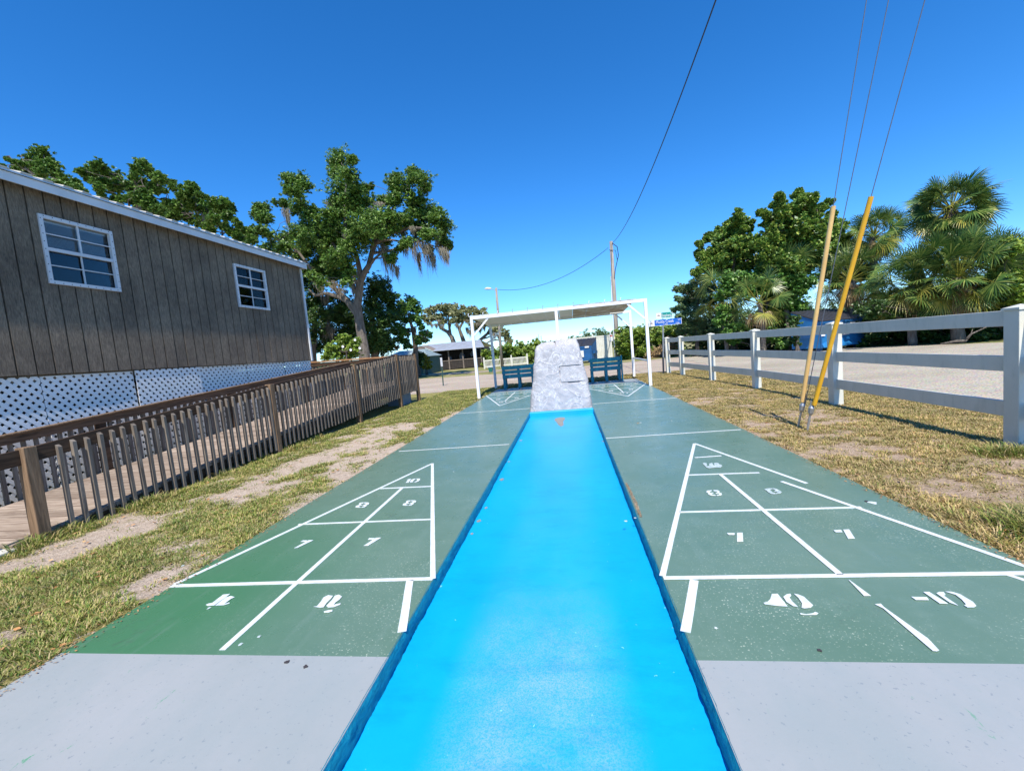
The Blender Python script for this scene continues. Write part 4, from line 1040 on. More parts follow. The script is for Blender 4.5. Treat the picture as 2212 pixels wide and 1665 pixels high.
# small green post with a pale sign at the gravel road
g = thing('road_marker', 'thin dark green post with a narrow pale sign at the gravel road edge', 'marker', (-6.11, 20.1, 0))
m = MB(); m.beam((-6.11, 20.1, -.05), (-6.07, 20.1, 1.36), .05, .03, up=(0,1,0)); m.build('post', simple('dark green post', lin(.02,.07,.06), None, 5, .6, 0), g)
m = MB(); m.box(-6.12, -6.02, 20.06, 20.08, .92, 1.36); m.build('sign_plate', MAT['signgrey'], g)

# ================================================================ POLES, CABLES, LAMP
up = thing('utility_pole', 'weathered grey wooden utility pole with a yellow band and round sign', 'utility pole', (3.95, 34, 0))
m = MB(); m.tube([(3.95, 34, -.1), (3.98, 34, 3), (4.04, 34, 9.05)], [.175, .165, .12], 12); m.build('pole', MAT['pole'], up, smooth=True)
m = MB(); m.tube([(3.955, 34, .78), (3.96, 34, 1.14)], .178, 12, cap=False); m.build('yellow_band', MAT['bandyellow'], up)
m = MB(); m.tube([(3.72, 33.9, 0), (3.76, 33.9, 4), (3.84, 33.9, 6.4)], .035, 6); m.build('conduit', MAT['white'], up)
p = at(*((2000+965*.24027)/1.6718, (1020+840*.24027)/1.6718), 33.8)
m = MB(); c = [(p.x+.29*math.cos(t), p.z+.36*math.sin(t)) for t in [k*math.pi/9 for k in range(18)]]; m.prism(c, 0, .02); m.v = [(x, 33.74+z, y) for x, y, z in m.v]
rs_ = m.build('round_sign', MAT['signyellow'], up)
m = MB(); c = [(p.x+.17*math.cos(t), p.z+.20*math.sin(t)) for t in [k*math.pi/7 for k in range(14)]]; m.prism(c, 0, .01); m.v = [(x, 33.725+z, y) for x, y, z in m.v]
m.build('print', simple('olive print', lin(.35,.33,.12), None, 4, .6, 0), rs_)
m = MB(); m.tube([(4.1, 33.9, 8.9), (4.45, 33.8, 8.55), (4.5, 33.8, 7.9), (4.2, 33.85, 6.9), (4.08, 33.87, 6.2)], .03, 6); m.tube([(3.83, 33.9, 8.4), (4.3, 33.8, 8.3), (4.38, 33.8, 7.6)], .02, 6); m.build('drop_cable', MAT['cable'], up)
lp = thing('street_lamp', 'thin wooden lamp pole with one pale lamp head on a left arm', 'street lamp', (-5.95, 38, 0))
m = MB(); m.tube([(-5.96, 38, -.1), (-5.84, 38, 7.15)], [.13, .095], 10); m.build('pole', MAT['pole'], lp, smooth=True)
m = MB(); m.tube([(-5.86, 38, 6.9), (-6.05, 38, 7.0), (-6.3, 38, 7.1)], .025, 6); m.build('arm', MAT['galv'], lp)
m = MB(); m.tube([(-6.28, 38, 7.12), (-6.4, 38, 7.14), (-6.7, 38, 7.18), (-6.92, 38, 7.17)], [.05, .10, .12, .03], 10)
m.build('lamp_head', MAT['lamp'], lp, smooth=True)
def sag(name, A, B, drop, r, label, n=28, squash=1.0):
    A = Vector(A); B = Vector(B); pts = []
    for i in range(n+1):
        t = i/n; p = A.lerp(B, t); p.z -= drop*4*t*(1-t); pts.append(p)
    m = MB(); m.tube(pts, r, 6); return tag(m.build(name, MAT['cable'], smooth=True), label, 'cable')
PTOP = (4.08, 33.85, 8.85)
B = at(1586, -110, 9.0)
sag('overhead_cable', PTOP, (B.x, B.y, B.z), .78, .016, 'thick black cable sagging from the utility pole up over the court')
sag('overhead_cable', (3.8, 34, 8.6), (-5.72, 38, 6.98), 1.0, .018, 'thin cable dipping from the utility pole to the street lamp')

# ================================================================ DUMPSTERS
def dumpster(F0, F1, depth, zf, zb, label, kind):
    F0 = Vector(F0); F1 = Vector(F1); d = (F1-F0).normalized(); n = Vector((-d.y, d.x)); L = (F1-F0).length
    g = thing('dumpster', label, 'dumpster', (F0.x, F0.y, 0))
    P = lambda u, v, z: (F0.x+d.x*u+n.x*v, F0.y+d.y*u+n.y*v, z)
    m = MB(); z0 = .12
    m.hexa([P(0,.02,z0), P(L,.02,z0), P(L,depth,z0), P(0,depth,z0), P(0,.02,zf), P(L,.02,zf), P(L,depth,zb), P(0,depth,zb)]); m.build('container', MAT['dumpblue'] if kind else MAT['dumpblue2'], g)
    m = MB()
    m.hexa([P(-.04,-.03,zf-.12), P(L+.04,-.03,zf-.12), P(L+.04,.018,zf-.12), P(-.04,.018,zf-.12), P(-.04,-.03,zf+.0), P(L+.04,-.03,zf), P(L+.04,.018,zf), P(-.04,.018,zf)])
    for u in (.0, L-.09): m.hexa([P(u,-.02,z0), P(u+.09,-.02,z0), P(u+.09,.019,z0), P(u,.019,z0), P(u,-.02,zf-.121), P(u+.09,-.02,zf-.121), P(u+.09,.019,zf-.121), P(u,.019,zf-.121)])
    m.build('rim', MAT['dumpblue2'], g)
    for u in (-.14, L+.02):
        m = MB(); m.hexa([P(u,.4,.62), P(u+.12,.4,.62), P(u+.12,depth-.4,.62), P(u,depth-.4,.62), P(u,.4,.82), P(u+.12,.4,.82), P(u+.12,depth-.4,.82), P(u,depth-.4,.82)]); m.build('fork_pocket', MAT['dumpblue2'], g)
    for u, v in ((.25,.25), (L-.25,.25), (.25,depth-.3), (L-.25,depth-.3)):
        m = MB(); m.hexa([P(u-.08,v-.08,-.05), P(u+.08,v-.08,-.05), P(u+.08,v+.08,-.05), P(u-.08,v+.08,-.05), P(u-.1,v-.1,z0), P(u+.1,v-.1,z0), P(u+.1,v+.1,z0), P(u-.1,v+.1,z0)]); m.build('foot', MAT['dumpblue2'], g)
    # ribbed lid
    for h0, h1 in ((0, L/2-.02), (L/2+.02, L)):
        m = MB(); a = h0-.03 if h0 == 0 else h0; b = h1 if h0 == 0 else h1+.03
        m.hexa([P(a,-.05,zf+.01), P(b,-.05,zf+.01), P(b,depth+.02,zb+.01), P(a,depth+.02,zb+.01), P(a,-.05,zf+.035), P(b,-.05,zf+.035), P(b,depth+.02,zb+.035), P(a,depth+.02,zb+.035)])
        k = 6
        for i in range(k):
            u = a+(b-a)*(i+.5)/k; hw = (b-a)/k*.26
            m.hexa([P(u-hw,-.045,zf+.036), P(u+hw,-.045,zf+.036), P(u+hw,depth,zb+.036), P(u-hw,depth,zb+.036), P(u-hw*.7,-.03,zf+.08), P(u+hw*.7,-.03,zf+.08), P(u+hw*.7,depth-.02,zb+.08), P(u-hw*.7,depth-.02,zb+.08)])
        m.build('lid', MAT['black'], g)
    return g, P, L, d
G, P, L, d = dumpster((12.37, 22.53), (15.2, 23.88), 1.5, 1.42, 2.0, 'long blue dumpster with ribbed black lids across the gravel lot', 1)
def plate(P, u0, u1, z0, z1, g, mat='signwhite', v=-.035):
    m = MB(); m.hexa([P(u0,v,z0), P(u1,v,z0), P(u1,v+.012,z0), P(u0,v+.012,z0), P(u0,v,z1), P(u1,v,z1), P(u1,v+.012,z1), P(u0,v+.012,z1)]); return m.build('label_plate', MAT[mat], g)
pl = plate(P, 1.15, 1.95, .66, .98, G)
D3 = (d.x, d.y, 0)
text_obj('lettering', '390-0078', MAT['ink'], pl, P(1.55, -.038, .76), D3, (0,0,1), .17, .95)
text_obj('lettering', 'TO SERVICE', MAT['ink'], pl, P(1.55, -.038, .90), D3, (0,0,1), .08, 1.0)
plate(P, 0.02, .28, .70, .98, G); plate(P, 2.05, 2.38, 1.14, 1.27, G); plate(P, 2.42, 2.72, 1.14, 1.27, G)
m = MB()   # pressed swelling along the belly
for i in range(12):
    a0 = i/12; a1 = (i+1)/12
    h0 = .18+.34*math.sin(math.pi*(.15+.85*(1-a0)))**1; h1 = .18+.34*math.sin(math.pi*(.15+.85*(1-a1)))
    m.hexa([P(.1+a0*2.6,-.10,.14), P(.1+a1*2.6,-.10,.14), P(.1+a1*2.6,.02,.14), P(.1+a0*2.6,.02,.14), P(.1+a0*2.6,-.012,h0+.12), P(.1+a1*2.6,-.012,h1+.12), P(.1+a1*2.6,.02,h1+.12), P(.1+a0*2.6,.02,h0+.12)])
m.build('belly_panel', MAT['dumpblue'], G)
cone = MB(); q = Vector(P(L+.35, 1.5, 0)); 
pts = [(q.x, q.y, 1.15), (q.x, q.y, 1.3), (q.x-.05, q.y, 1.7), (q.x-.12, q.y, 2.0)]
cone.tube(pts, [.28, .42, .36, .06], 7)
tag(cone.build('red_bag', MAT['red']), 'crumpled red plastic bag behind the right end of the long dumpster', 'bag')
G2, P2, L2, d2 = dumpster((.35, 32.9), (1.86, 32.4), 1.6, 1.24, 1.78, 'smaller blue dumpster with smooth black lid beside the tall white fence', 0)
plate(P2, .62, .98, .42, .92, G2); plate(P2, 1.1, 1.42, 1.1, 1.22, G2)

# ================================================================ WHITE FENCES FAR
tf = thing('privacy_fence', 'tall solid white vinyl fence panels standing beside the smaller dumpster', 'fence', (3.1, 38.5, 0))
xs = (-.9, .75, 2.38, 3.93)
for i, x in enumerate(xs):
    m = MB(); m.box(x-.07, x+.07, 38.43, 38.57, -.05, 2.08); p = m.build('post', MAT['vinyl'], tf)
    m = MB(); m.add([(x-.09, 38.41, 2.08), (x+.09, 38.41, 2.08), (x+.09, 38.59, 2.08), (x-.09, 38.59, 2.08), (x, 38.5, 2.2)], [(0,1,4),(1,2,4),(2,3,4),(3,0,4),(3,2,1,0)]); m.build('cap', MAT['vinyl'], p)
for a, b in zip(xs, xs[1:]):
    m = MB(); x = a+.075
    while x < b-.08:
        m.box(x, min(x+.145, b-.075), 38.48, 38.50, .08, 1.90); x += .152
    m.box(a+.072, b-.072, 38.46, 38.52, 1.9, 2.02); m.box(a+.072, b-.072, 38.46, 38.52, .02, .08); m.build('panel', MAT['vinyl'], tf)
m = MB(); m.box(3.84, 4.10, 38.40, 38.42, 1.45, 2.02); nt_ = m.build('notice', MAT['signwhite'], tf)
m = MB(); m.box(3.87, 4.07, 38.393, 38.399, 1.86, 1.97); m.build('red_heading', MAT['red'], nt_)
pf = thing('picket_fence', 'low white picket fence between the open shed and the yellow green hedge', 'fence', (-5.6, 38.3, 0))
xs = (-7.65, -6.10, -5.08, -3.62)
for i, x in enumerate(xs):
    m = MB(); m.box(x-.06, x+.06, 38.24, 38.36, -.05, 1.02); m.build('post', MAT['vinyl'], pf)
for a, b in zip(xs, xs[1:]):
    m = MB(); x = a+.1
    while x < b-.09:
        m.box(x-.025, x+.025, 38.285, 38.31, .06, .72); x += .115
    m.build('pickets', MAT['vinyl'], pf)
    for z in (.12, .68):
        m = MB(); m.box(a+.062, b-.062, 38.312, 38.35, z, z+.09); m.build('rail', MAT['vinyl'], pf)
g = thing('trash_bin', 'small dark green bin with pale lid on the grass by the road', 'bin', (-5.5, 30, 0))
m = MB(); m.hexa([(-5.64,29.9,0), (-5.42,29.9,0), (-5.42,30.15,0), (-5.64,30.15,0), (-5.70,29.85,.34), (-5.36,29.85,.34), (-5.36,30.2,.34), (-5.70,30.2,.34)]); m.build('body', MAT['tealbin'], g)
m = MB(); m.box(-5.74, -5.32, 29.82, 30.23, .34, .40); m.build('lid', MAT['signgrey'], g)

# ================================================================ OPEN SHED
Y0 = 45.0
hut = thing('open_shed', 'low dark open sided shed with pale metal gable roof behind the gravel road', 'shed', (-12, Y0, 0))
def hexa_roof(pts, name, mat, par):
    m = MB(); m.add(pts+[(x, y, z+.05) for x, y, z in pts], [(3,2,1,0),(4,5,6,7),(0,1,5,4),(1,2,6,5),(2,3,7,6),(3,0,4,7)]); return m.build(name, mat, par)
rf = hexa_roof([(-14.4, Y0-.6, 2.12), (-8.72, Y0-.6, 2.06), (-9.7, Y0+2.3, 2.95), (-15.9, Y0+2.3, 2.95)], 'roof', MAT['metalroof'], hut)
hexa_roof([(-9.7, Y0+2.3, 2.95), (-15.9, Y0+2.3, 2.95), (-14.4, Y0+5.5, 2.1), (-8.7, Y0+5.5, 2.1)], 'roof', MAT['metalroof'], hut)
m = MB(); m.add([(-17.45, Y0-.2, 2.06), (-14.37, Y0-.6, 2.10), (-15.95, Y0-.4, 2.80)], [(0,1,2)])
m.add([(-17.55, Y0-.3, 2.02), (-15.95, Y0-.45, 2.86), (-15.95, Y0+3, 2.98), (-17.55, Y0+3, 2.05)], [(0,1,2,3)]); m.add([(-15.95, Y0-.45, 2.86), (-14.3, Y0-.65, 2.10), (-14.35, Y0+.3, 2.42), (-15.95, Y0+3, 2.98)], [(0,1,2,3)])
m.build('gable', MAT['hutpost'], hut)
m = MB(); m.box(-17.2, -9.0, Y0+3.6, Y0+3.7, 0, 2.2); m.box(-9.05, -8.98, Y0+.2, Y0+3.6, 0, 2.05); m.box(-17.25, -17.2, Y0+.2, Y0+3.6, 0, 2.05); m.build('wall', MAT['hutwall'], hut)
m = MB(); m.box(-17.2, -9.05, Y0+.1, Y0+3.6, -.04, .03); m.build('floor', MAT['hutwall'], hut)
for x in (-17.1, -15.4, -14.2, -12.9, -11.3, -9.25):
    m = MB(); m.box(x-.06, x+.06, Y0-.06, Y0+.06, 0, 2.06); m.build('post', MAT['hutpost'], hut)
m = MB(); m.box(-15.35, -9.3, Y0-.02, Y0+.02, .92, 1.0); m.build('rail', MAT['hutpost'], hut)
m = MB()
for k in range(6): m.box(-15.33, -9.32, Y0+.03, Y0+.05, .08+k*.14, .19+k*.14)
m.build('low_wall', MAT['hutwall'], hut)
rr = random.Random(8)
for x, z, s in ((-12.0, 1.35, .35), (-10.7, 1.5, .32), (-13.4, 1.2, .25)):
    m = MB(); m.tube([(x, Y0+2.2, z-s), (x, Y0+2.2, z), (x+.03, Y0+2.2, z+s)], [s*.6, s, s*.4], 8); tag(m.build('hanging_bag', simple('pale grey cloth', lin(.28,.30,.34), None, 4, .8, 0)), {0:'pale bundle hanging in the middle of the open shed', 1:'pale bundle hanging near the right end of the open shed', 2:'smallest pale bundle hanging left of the others in the shed'}[(-12.0,-10.7,-13.4).index(x)], 'bundle', 'pale bundles hanging in the shed')
sh2 = thing('low_cabin', 'small grey green metal roofed cabin left of the open shed', 'cabin', (-16.5, 38, 0))
Yc = 38.0
m = MB(); m.hexa([(-17.2, Yc, -.05), (-13.0, Yc, -.05), (-13.0, Yc+4, -.05), (-17.2, Yc+4, -.05), (-17.2, Yc, 1.7), (-13.0, Yc, 1.7), (-13.0, Yc+4, 1.7), (-17.2, Yc+4, 1.7)]); m.build('wall', simple('cabin green wall', lin(.06,.12,.10), None, 4, .8, 0), sh2)
m = MB(); m.add([(-17.6, Yc-.3, 1.65), (-12.8, Yc-.3, 1.62), (-13.8, Yc+2, 2.35), (-16.4, Yc+2, 2.38)], [(0,1,2,3)]); m.add([(-12.8, Yc-.3, 1.62), (-12.8, Yc+4.3, 1.62), (-13.8, Yc+2, 2.35)], [(0,1,2)]); m.add([(-17.6, Yc-.3, 1.65), (-16.4, Yc+2, 2.38), (-17.6, Yc+4.3, 1.65)], [(0,1,2)]); m.add([(-12.8, Yc+4.3, 1.62), (-17.6, Yc+4.3, 1.65), (-16.4, Yc+2, 2.38), (-13.8, Yc+2, 2.35)], [(0,1,2,3)])
m.build('roof', simple('grey green metal roof', lin(.30,.37,.37), lin(.2,.25,.25), 3, .5, .1, 20), sh2)

# ================================================================ VEGETATION
def rand_dirs(rng, n):
    v = rng.normal(size=(n, 3)); return v/np.linalg.norm(v, axis=1, keepdims=True)
def leaf_cloud(rng, centers, radii, per, size, flat=.82, tden=.075, tall=.8, tuft=.20, upb=.55, shell=.45, lsz=(.6, 1.25), aspect=.45):
    """leaf sized quads gathered in tufts spread through each clump's volume"""
    P = []
    for c, r in zip(centers, radii):
        nt_ = max(8, int(per*tden)); d = rand_dirs(rng, nt_); rad = r*(shell+(1-shell)*rng.random(nt_)**.6)
        # knobbly outline
        rad *= (.8+.32*np.sin(d[:, 0]*5+c[0]*3)*np.cos(d[:, 2]*4.3+c[2]*2)+.22*rng.normal(size=nt_)).clip(.3, 1.55)
        tc = np.array(c)+d*rad[:, None]*np.array([1, 1, flat])
        k = max(4, int(per/nt_)); tcs = np.repeat(tc, k, 0); n = len(tcs)
        off = rand_dirs(rng, n)*(rng.random((n, 1))**.45)*r*tuft*(.7+.6*np.repeat(rng.random(nt_), k)[:, None])
        P.append(tcs+off*np.array([1.15, 1.15, tall]))
    P = np.concatenate(P, 0); n = len(P)
    nrm = rand_dirs(rng, n); nrm[:, 2] = np.abs(nrm[:, 2])*.7+upb; nrm[:, 1] -= .3; nrm /= np.linalg.norm(nrm, axis=1, keepdims=True)
    a = np.cross(nrm, rand_dirs(rng, n)); a /= np.linalg.norm(a, axis=1, keepdims=True)+1e-9; b = np.cross(nrm, a)
    s = size*(lsz[0]+(lsz[1]-lsz[0])*rng.random((n, 1)))
    bend = nrm*s*.22
    V = np.concatenate([P-a*s, P+b*s*aspect-bend*.3, P+a*s-bend, P-b*s*aspect-bend*.3], 0); i = np.arange(n)
    return V, np.stack([i, i+n, i+2*n, i+3*n], 1)
def clumps(lst, Y, ox, oy, k, jit=.12, ydep=1.0, seed=1, grow=1.27):
    """(cx, cy, r) measured on a crop of the photograph -> clumps standing at distance Y with depth spread"""
    rng = random.Random(seed); C = []; R_ = []
    for (cx, cy, r) in lst:
        px = ox+cx*k; py = oy+cy*k; rp = r*k
        y = Y+rng.uniform(-1, 1)*ydep
        p = at(px, py, y); C.append((p.x, p.y, p.z)); R_.append(rp*y/FPX*grow)
    return C, R_
def limb(m, A, B, r0, r1, seed, n=7, wob=.12, cap=False):
    A = Vector(A); B = Vector(B); L = (B-A).length; pts = []; rs = []
    for i in range(n+1):
        t = i/n; p = A.lerp(B, t)
        k = math.sin(t*math.pi)
        p += Vector((noise.noise(Vector((t*2.3, seed, 1))), noise.noise(Vector((t*2.3, seed, 5))), noise.noise(Vector((t*2.3, seed, 9)))+.25))*L*wob*k*1.6
        pts.append(p); rs.append(r0+(r1-r0)*t**.8)
    m.tube(pts, rs, 8, cap=cap); return pts
def tree(name, label, cat, base, trunk_pts, trunk_r, C, R_, per, size, leafmat, barkmat, group=None, seed=1, forks=None, limbs=True, split=5, **kw):
    g = thing(name, label, cat, tuple(base), group)
    rng = np.random.default_rng(seed)
    m = MB(); m.tube(trunk_pts, trunk_r, 12, cap=False)
    skel = [(Vector(p), r) for p, r in zip(trunk_pts, trunk_r)]
    for f in (forks or []):
        m.tube(f[0], f[1], 9, cap=False); skel += [(Vector(p), r) for p, r in zip(f[0], f[1])]
    # root flare
    b = Vector(trunk_pts[0])
    for k in range(6):
        a = k*math.pi/3+.3; m.tube([b+Vector((0, 0, .55)), b+Vector((math.cos(a)*trunk_r[0]*1.2, math.sin(a)*trunk_r[0]*1.2, .12)), b+Vector((math.cos(a)*trunk_r[0]*2.1, math.sin(a)*trunk_r[0]*2.1, -.12))], [trunk_r[0]*.5, trunk_r[0]*.35, trunk_r[0]*.12], 6, cap=False)
    if limbs:
        order = sorted(range(len(C)), key=lambda i: min((Vector(C[i])-p).length for p, r in skel))
        for i in order:
            c = Vector(C[i]); cand = [(p, r) for p, r in skel if p.z < c.z+R_[i]*.6 and r > .02] or skel
            p, r = min(cand, key=lambda q: (q[0]-c).length)
            r0 = min(r*.62, .05+.022*(c-p).length); pts = limb(m, p, c, r0, max(.012, r0*.25), i*1.7+seed)
            for q, t in zip(pts[2:], np.linspace(.3, 1, len(pts)-2)): skel.append((q, max(.02, r0*(1-.7*t))))
            for k in range(4):     # twigs
                d = Vector(rand_dirs(rng, 1)[0].tolist()); d.z = abs(d.z)*.6
                limb(m, pts[-2 if k % 2 else -1], c+d*R_[i]*.8, max(.012, r0*.22), .006, i+k*3.1, 4)
    m.build('trunk', MAT[barkmat], g, smooth=True)
    # break every clump into smaller uneven ones
    C2, R2 = [], []
    for c, q in zip(C, R_):
        for k in range(split):
            d = rand_dirs(rng, 1)[0]*q*(.2+.6*rng.random()); d[2] *= .85
            C2.append((c[0]+d[0], c[1]+d[1], c[2]+d[2])); R2.append(q*(.54+.34*rng.random()))
    V, F = leaf_cloud(rng, C2, R2, int(per*2.7/split), size, **kw)
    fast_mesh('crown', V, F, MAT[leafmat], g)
    return g
def moss(parent, bunches, Y, seed, n=70, ydep=.8):
    """bunches: (px, py_top, width px, length px) in photograph pixels"""
    rng = random.Random(seed); V = []; F = []
    for (px, py, w, L) in bunches:
        yy = Y+rng.uniform(-1, 1)*ydep; s = yy/FPX
        for i in range(n):
            u = rng.gauss(0, .32); q = at(px+u*w, py+rng.uniform(-.12, .12)*L, yy+rng.gauss(0, .3)*w*s)
            ln = L*s*max(.12, (1-min(.8, abs(u)*1.1))*rng.uniform(.45, 1.0)); wd = rng.uniform(.010, .026)*(yy/27)**.6
            ang = rng.random()*math.pi; dx, dy = math.cos(ang)*wd, math.sin(ang)*wd
            k = 5; n0 = len(V); sx = rng.uniform(-.14, .20)*ln; ph = rng.random()*6
            for j in range(k+1):
                t = j/k; ww = (1-t**1.5)*(1+.5*math.sin(ph+j*2)); x = q.x+sx*t*t+.03*math.sin(ph+t*7); z = q.z-ln*t
                V.append((x-dx*ww, q.y-dy*ww, z)); V.append((x+dx*ww, q.y+dy*ww, z))
            for j in range(k): F.append((n0+2*j, n0+2*j+1, n0+2*j+3, n0+2*j+2))
    return fast_mesh('moss', np.array(V), np.array(F), MAT['moss'], parent)

# ---- big live oak left of centre
OX, OY, OK = 538.3, 299.0, .3233
def o2(x, y, Y=27): return at(OX+x*OK, OY+y*OK, Y)
oak = [(620,150,70),(560,170,50),(690,150,45),(690,240,70),(610,250,70),(650,330,75),(590,390,75),(730,380,70),(790,330,35),
 (290,275,62),(350,330,55),(300,370,50),(350,430,60),(400,490,60),(290,480,30),(250,260,40),(215,430,45),
 (100,470,55),(60,510,40),(110,550,55),(110,630,55),(30,640,40),
 (450,560,75),(540,520,70),(560,620,85),(640,560,75),(700,480,85),(800,420,75),(760,560,90),(860,600,85),(700,690,85),(880,500,70),(820,660,60),(530,700,60),
 (220,660,70),(330,660,80),(420,690,80),(480,780,85),(330,770,70),(600,880,80),(620,790,70),(150,720,60),(230,740,60),(540,840,70),(430,860,60),(640,950,50),(570,950,50),
 (950,260,55),(1000,330,55),(1100,230,50),(1130,290,65),(1180,340,55),(1100,400,60),(1110,450,60),(970,400,50),(1045,350,35),
 (1200,470,55),(1250,520,65),(1280,600,60),(1150,560,65),(1110,620,65),(1020,580,65),(940,600,55),(1200,640,60),(1310,690,45),(1050,680,45),(1200,740,32),(960,790,38),(1290,640,50),(1010,740,30),(900,680,50),(1330,730,22)]
oak += [(480,640,75),(540,600,80),(600,700,85),(660,640,85),(760,620,80),(640,780,80),(520,730,75),(440,620,70),(380,740,70),(560,820,80),(700,600,80),(830,530,75),(900,440,60),(660,860,55),(500,880,70),(450,930,60),(380,860,60),(760,680,60),(870,640,60),(340,610,60),(960,520,60),(1080,520,60),(1160,500,60),(700,400,60),(660,430,60),(590,470,60)]
C, R_ = clumps(oak, 27, OX, OY, OK, ydep=2.6, seed=2, grow=1.22)
tp = [o2(785,1560), o2(770,1450), o2(757,1350), o2(737,1230), o2(722,1120), o2(735,1030), o2(742,960)]
tp[0].z = -.05
fk = [([o2(742,960), o2(738,880), o2(722,800), o2(700,740), o2(640,640), o2(640,420), o2(650,250)], [.20,.17,.15,.13,.11,.08,.03]),
      ([o2(742,965), o2(768,900), o2(800,850), o2(818,770), o2(830,710), o2(890,590), o2(930,500), o2(1000,430), o2(1080,350)], [.22,.20,.18,.16,.14,.11,.09,.07,.03]),
      ([o2(722,1150), o2(680,1100), o2(600,1060), o2(520,1035), o2(440,1050), o2(400,1010)], [.20,.17,.14,.12,.09,.05]),
      ([o2(725,1190), o2(640,1070), o2(560,990), o2(480,940), o2(420,880), o2(330,760), o2(200,680), o2(120,640)], [.18,.16,.14,.12,.10,.08,.06,.03]),
      ([o2(735,1050), o2(700,1000), o2(660,900), o2(560,700), o2(420,520), o2(330,400)], [.18,.15,.13,.1,.07,.03]),
      ([o2(830,710), o2(930,640), o2(1060,600), o2(1180,600), o2(1260,620)], [.16,.13,.1,.08,.04])]
og = tree('live_oak', 'tallest tree, big live oak with forked pale trunk and long hanging moss', 'tree', (tp[0].x, 27, 0), tp, [.48,.38,.33,.30,.28,.25,.24], C, R_, 950, .085, 'oak', 'bark', seed=2, forks=fk)
P_ = lambda x, y, w, L: (OX+x*OK, OY+y*OK, w*OK, L*OK)
moss(og, [P_(*q) for q in [(885,720,60,210),(905,760,30,240),(950,800,60,190),(985,860,30,130),(1040,720,50,110),(1100,690,70,220),(1130,780,25,180),(1190,740,70,200),(1225,780,40,160),(1165,700,60,110),(1270,700,50,150),(1300,740,50,150),(1320,770,25,120),(1250,650,50,100),(245,480,50,150),(255,520,25,150),(355,510,60,60),(545,410,80,120),(580,440,50,100),(820,460,50,90),(930,390,50,90),(950,570,50,110),(830,720,50,90),(870,430,60,80),(700,880,50,190),(560,960,80,120),(600,1000,60,110),(470,960,70,130),(690,960,40,150),(500,1060,60,120),(1090,590,50,70),(1020,620,50,80),(650,640,60,70),(800,600,60,60)]], 27, 5, n=80, ydep=1.5)
# ---- dark tree right behind it
dk = [(830,1000,62),(880,980,55),(800,1080,75),(850,1110,75),(880,1160,70),(820,1200,80),(860,1260,75),(800,1310,80),(850,1350,75),(790,1400,80),(880,1400,60),(900,1040,50),
 (560,1150,60),(600,1220,70),(570,1300,60),(640,1180,60),(660,1290,70),(680,1400,70),(640,1400,60),(920,1300,40),(760,1250,60),(930,1200,50),(940,1100,40),(700,1300,60),(620,1100,55),(500,1080,50),(520,1200,60),(700,1200,50),(920,1380,55),(750,1420,60)]
C, R_ = clumps(dk, 30.5, OX, OY, OK, ydep=1.5, seed=3, grow=1.5)
b0 = at(OX+850*OK, OY+1560*OK, 30.5); b0.z = -.05
tree('evergreen_tree', 'dark dense tree close behind the live oak trunk', 'tree', (b0.x, 30.5, 0), [b0, o2(835,1400,30.5), o2(820,1200,30.5), o2(850,1050,30.5)], [.34,.28,.22,.1], C, R_, 900, .09, 'dark', 'barkd', seed=3)
# ---- shaded tree left of the oak, beside the house corner
lf = [(400,930,50),(400,1060,60),(420,1140,60),(440,1000,45),(410,1220,60),(450,1290,55),(430,1370,60),(500,1390,50),(520,1330,45),(480,1180,45),(395,1400,40),(360,1000,60),(360,1180,70),(350,1330,70)]
C, R_ = clumps(lf, 29, OX, OY, OK, ydep=1.2, seed=4, grow=1.55)
b0 = at(OX+430*OK, OY+1580*OK, 29); b0.z = -.05
lg = tree('oak_tree', 'dark mossy tree between the house corner and the live oak', 'tree', (b0.x, 29, 0), [b0, o2(425,1400,29), o2(440,1200,29), o2(410,1000,29)], [.26,.22,.16,.06], C, R_, 650, .085, 'dark', 'barkd', seed=4)
moss(lg, [P_(*q) for q in [(440,1240,60,150),(500,1250,60,150),(540,1270,50,130),(480,1270,50,160),(420,1100,50,120),(460,1060,40,110),(520,1200,40,120),(400,1330,40,100)]], 29, 6, n=70)
# ---- flowering shrub in front of the trunk
C, R_ = clumps([(620,1370,50),(680,1390,50),(655,1330,40),(700,1420,45),(600,1430,45),(720,1350,35),(560,1420,45),(520,1450,45),(640,1450,50)], 23, OX, OY, OK, ydep=.5, seed=5)
b0 = at(OX+650*OK, OY+1570*OK, 23); b0.z = -.05
sg_ = tree('shrub', 'light green leafy shrub with a few white blooms below the live oak', 'shrub', (b0.x, 23, 0), [b0, b0+Vector((0,0,.6)), o2(650,1430,23)], [.06,.05,.03], C, R_, 520, .075, 'yellowgreen', 'barkd', seed=5)
m = MB()
for cx_, cy_ in ((708,1345),(680,1412),(627,1390),(740,1400)):
    p = o2(cx_, cy_, 22.2)
    for k in range(6):
        a = k*math.pi/3; m.add([p, p+Vector((math.cos(a)*.07, -.03, math.sin(a)*.07)), p+Vector((math.cos(a+.5)*.08, -.02, math.sin(a+.5)*.08)), p+Vector((math.cos(a+1)*.07, -.03, math.sin(a+1)*.07))], [(0,1,2,3)])
m.build('blooms', MAT['signwhite'], sg_)
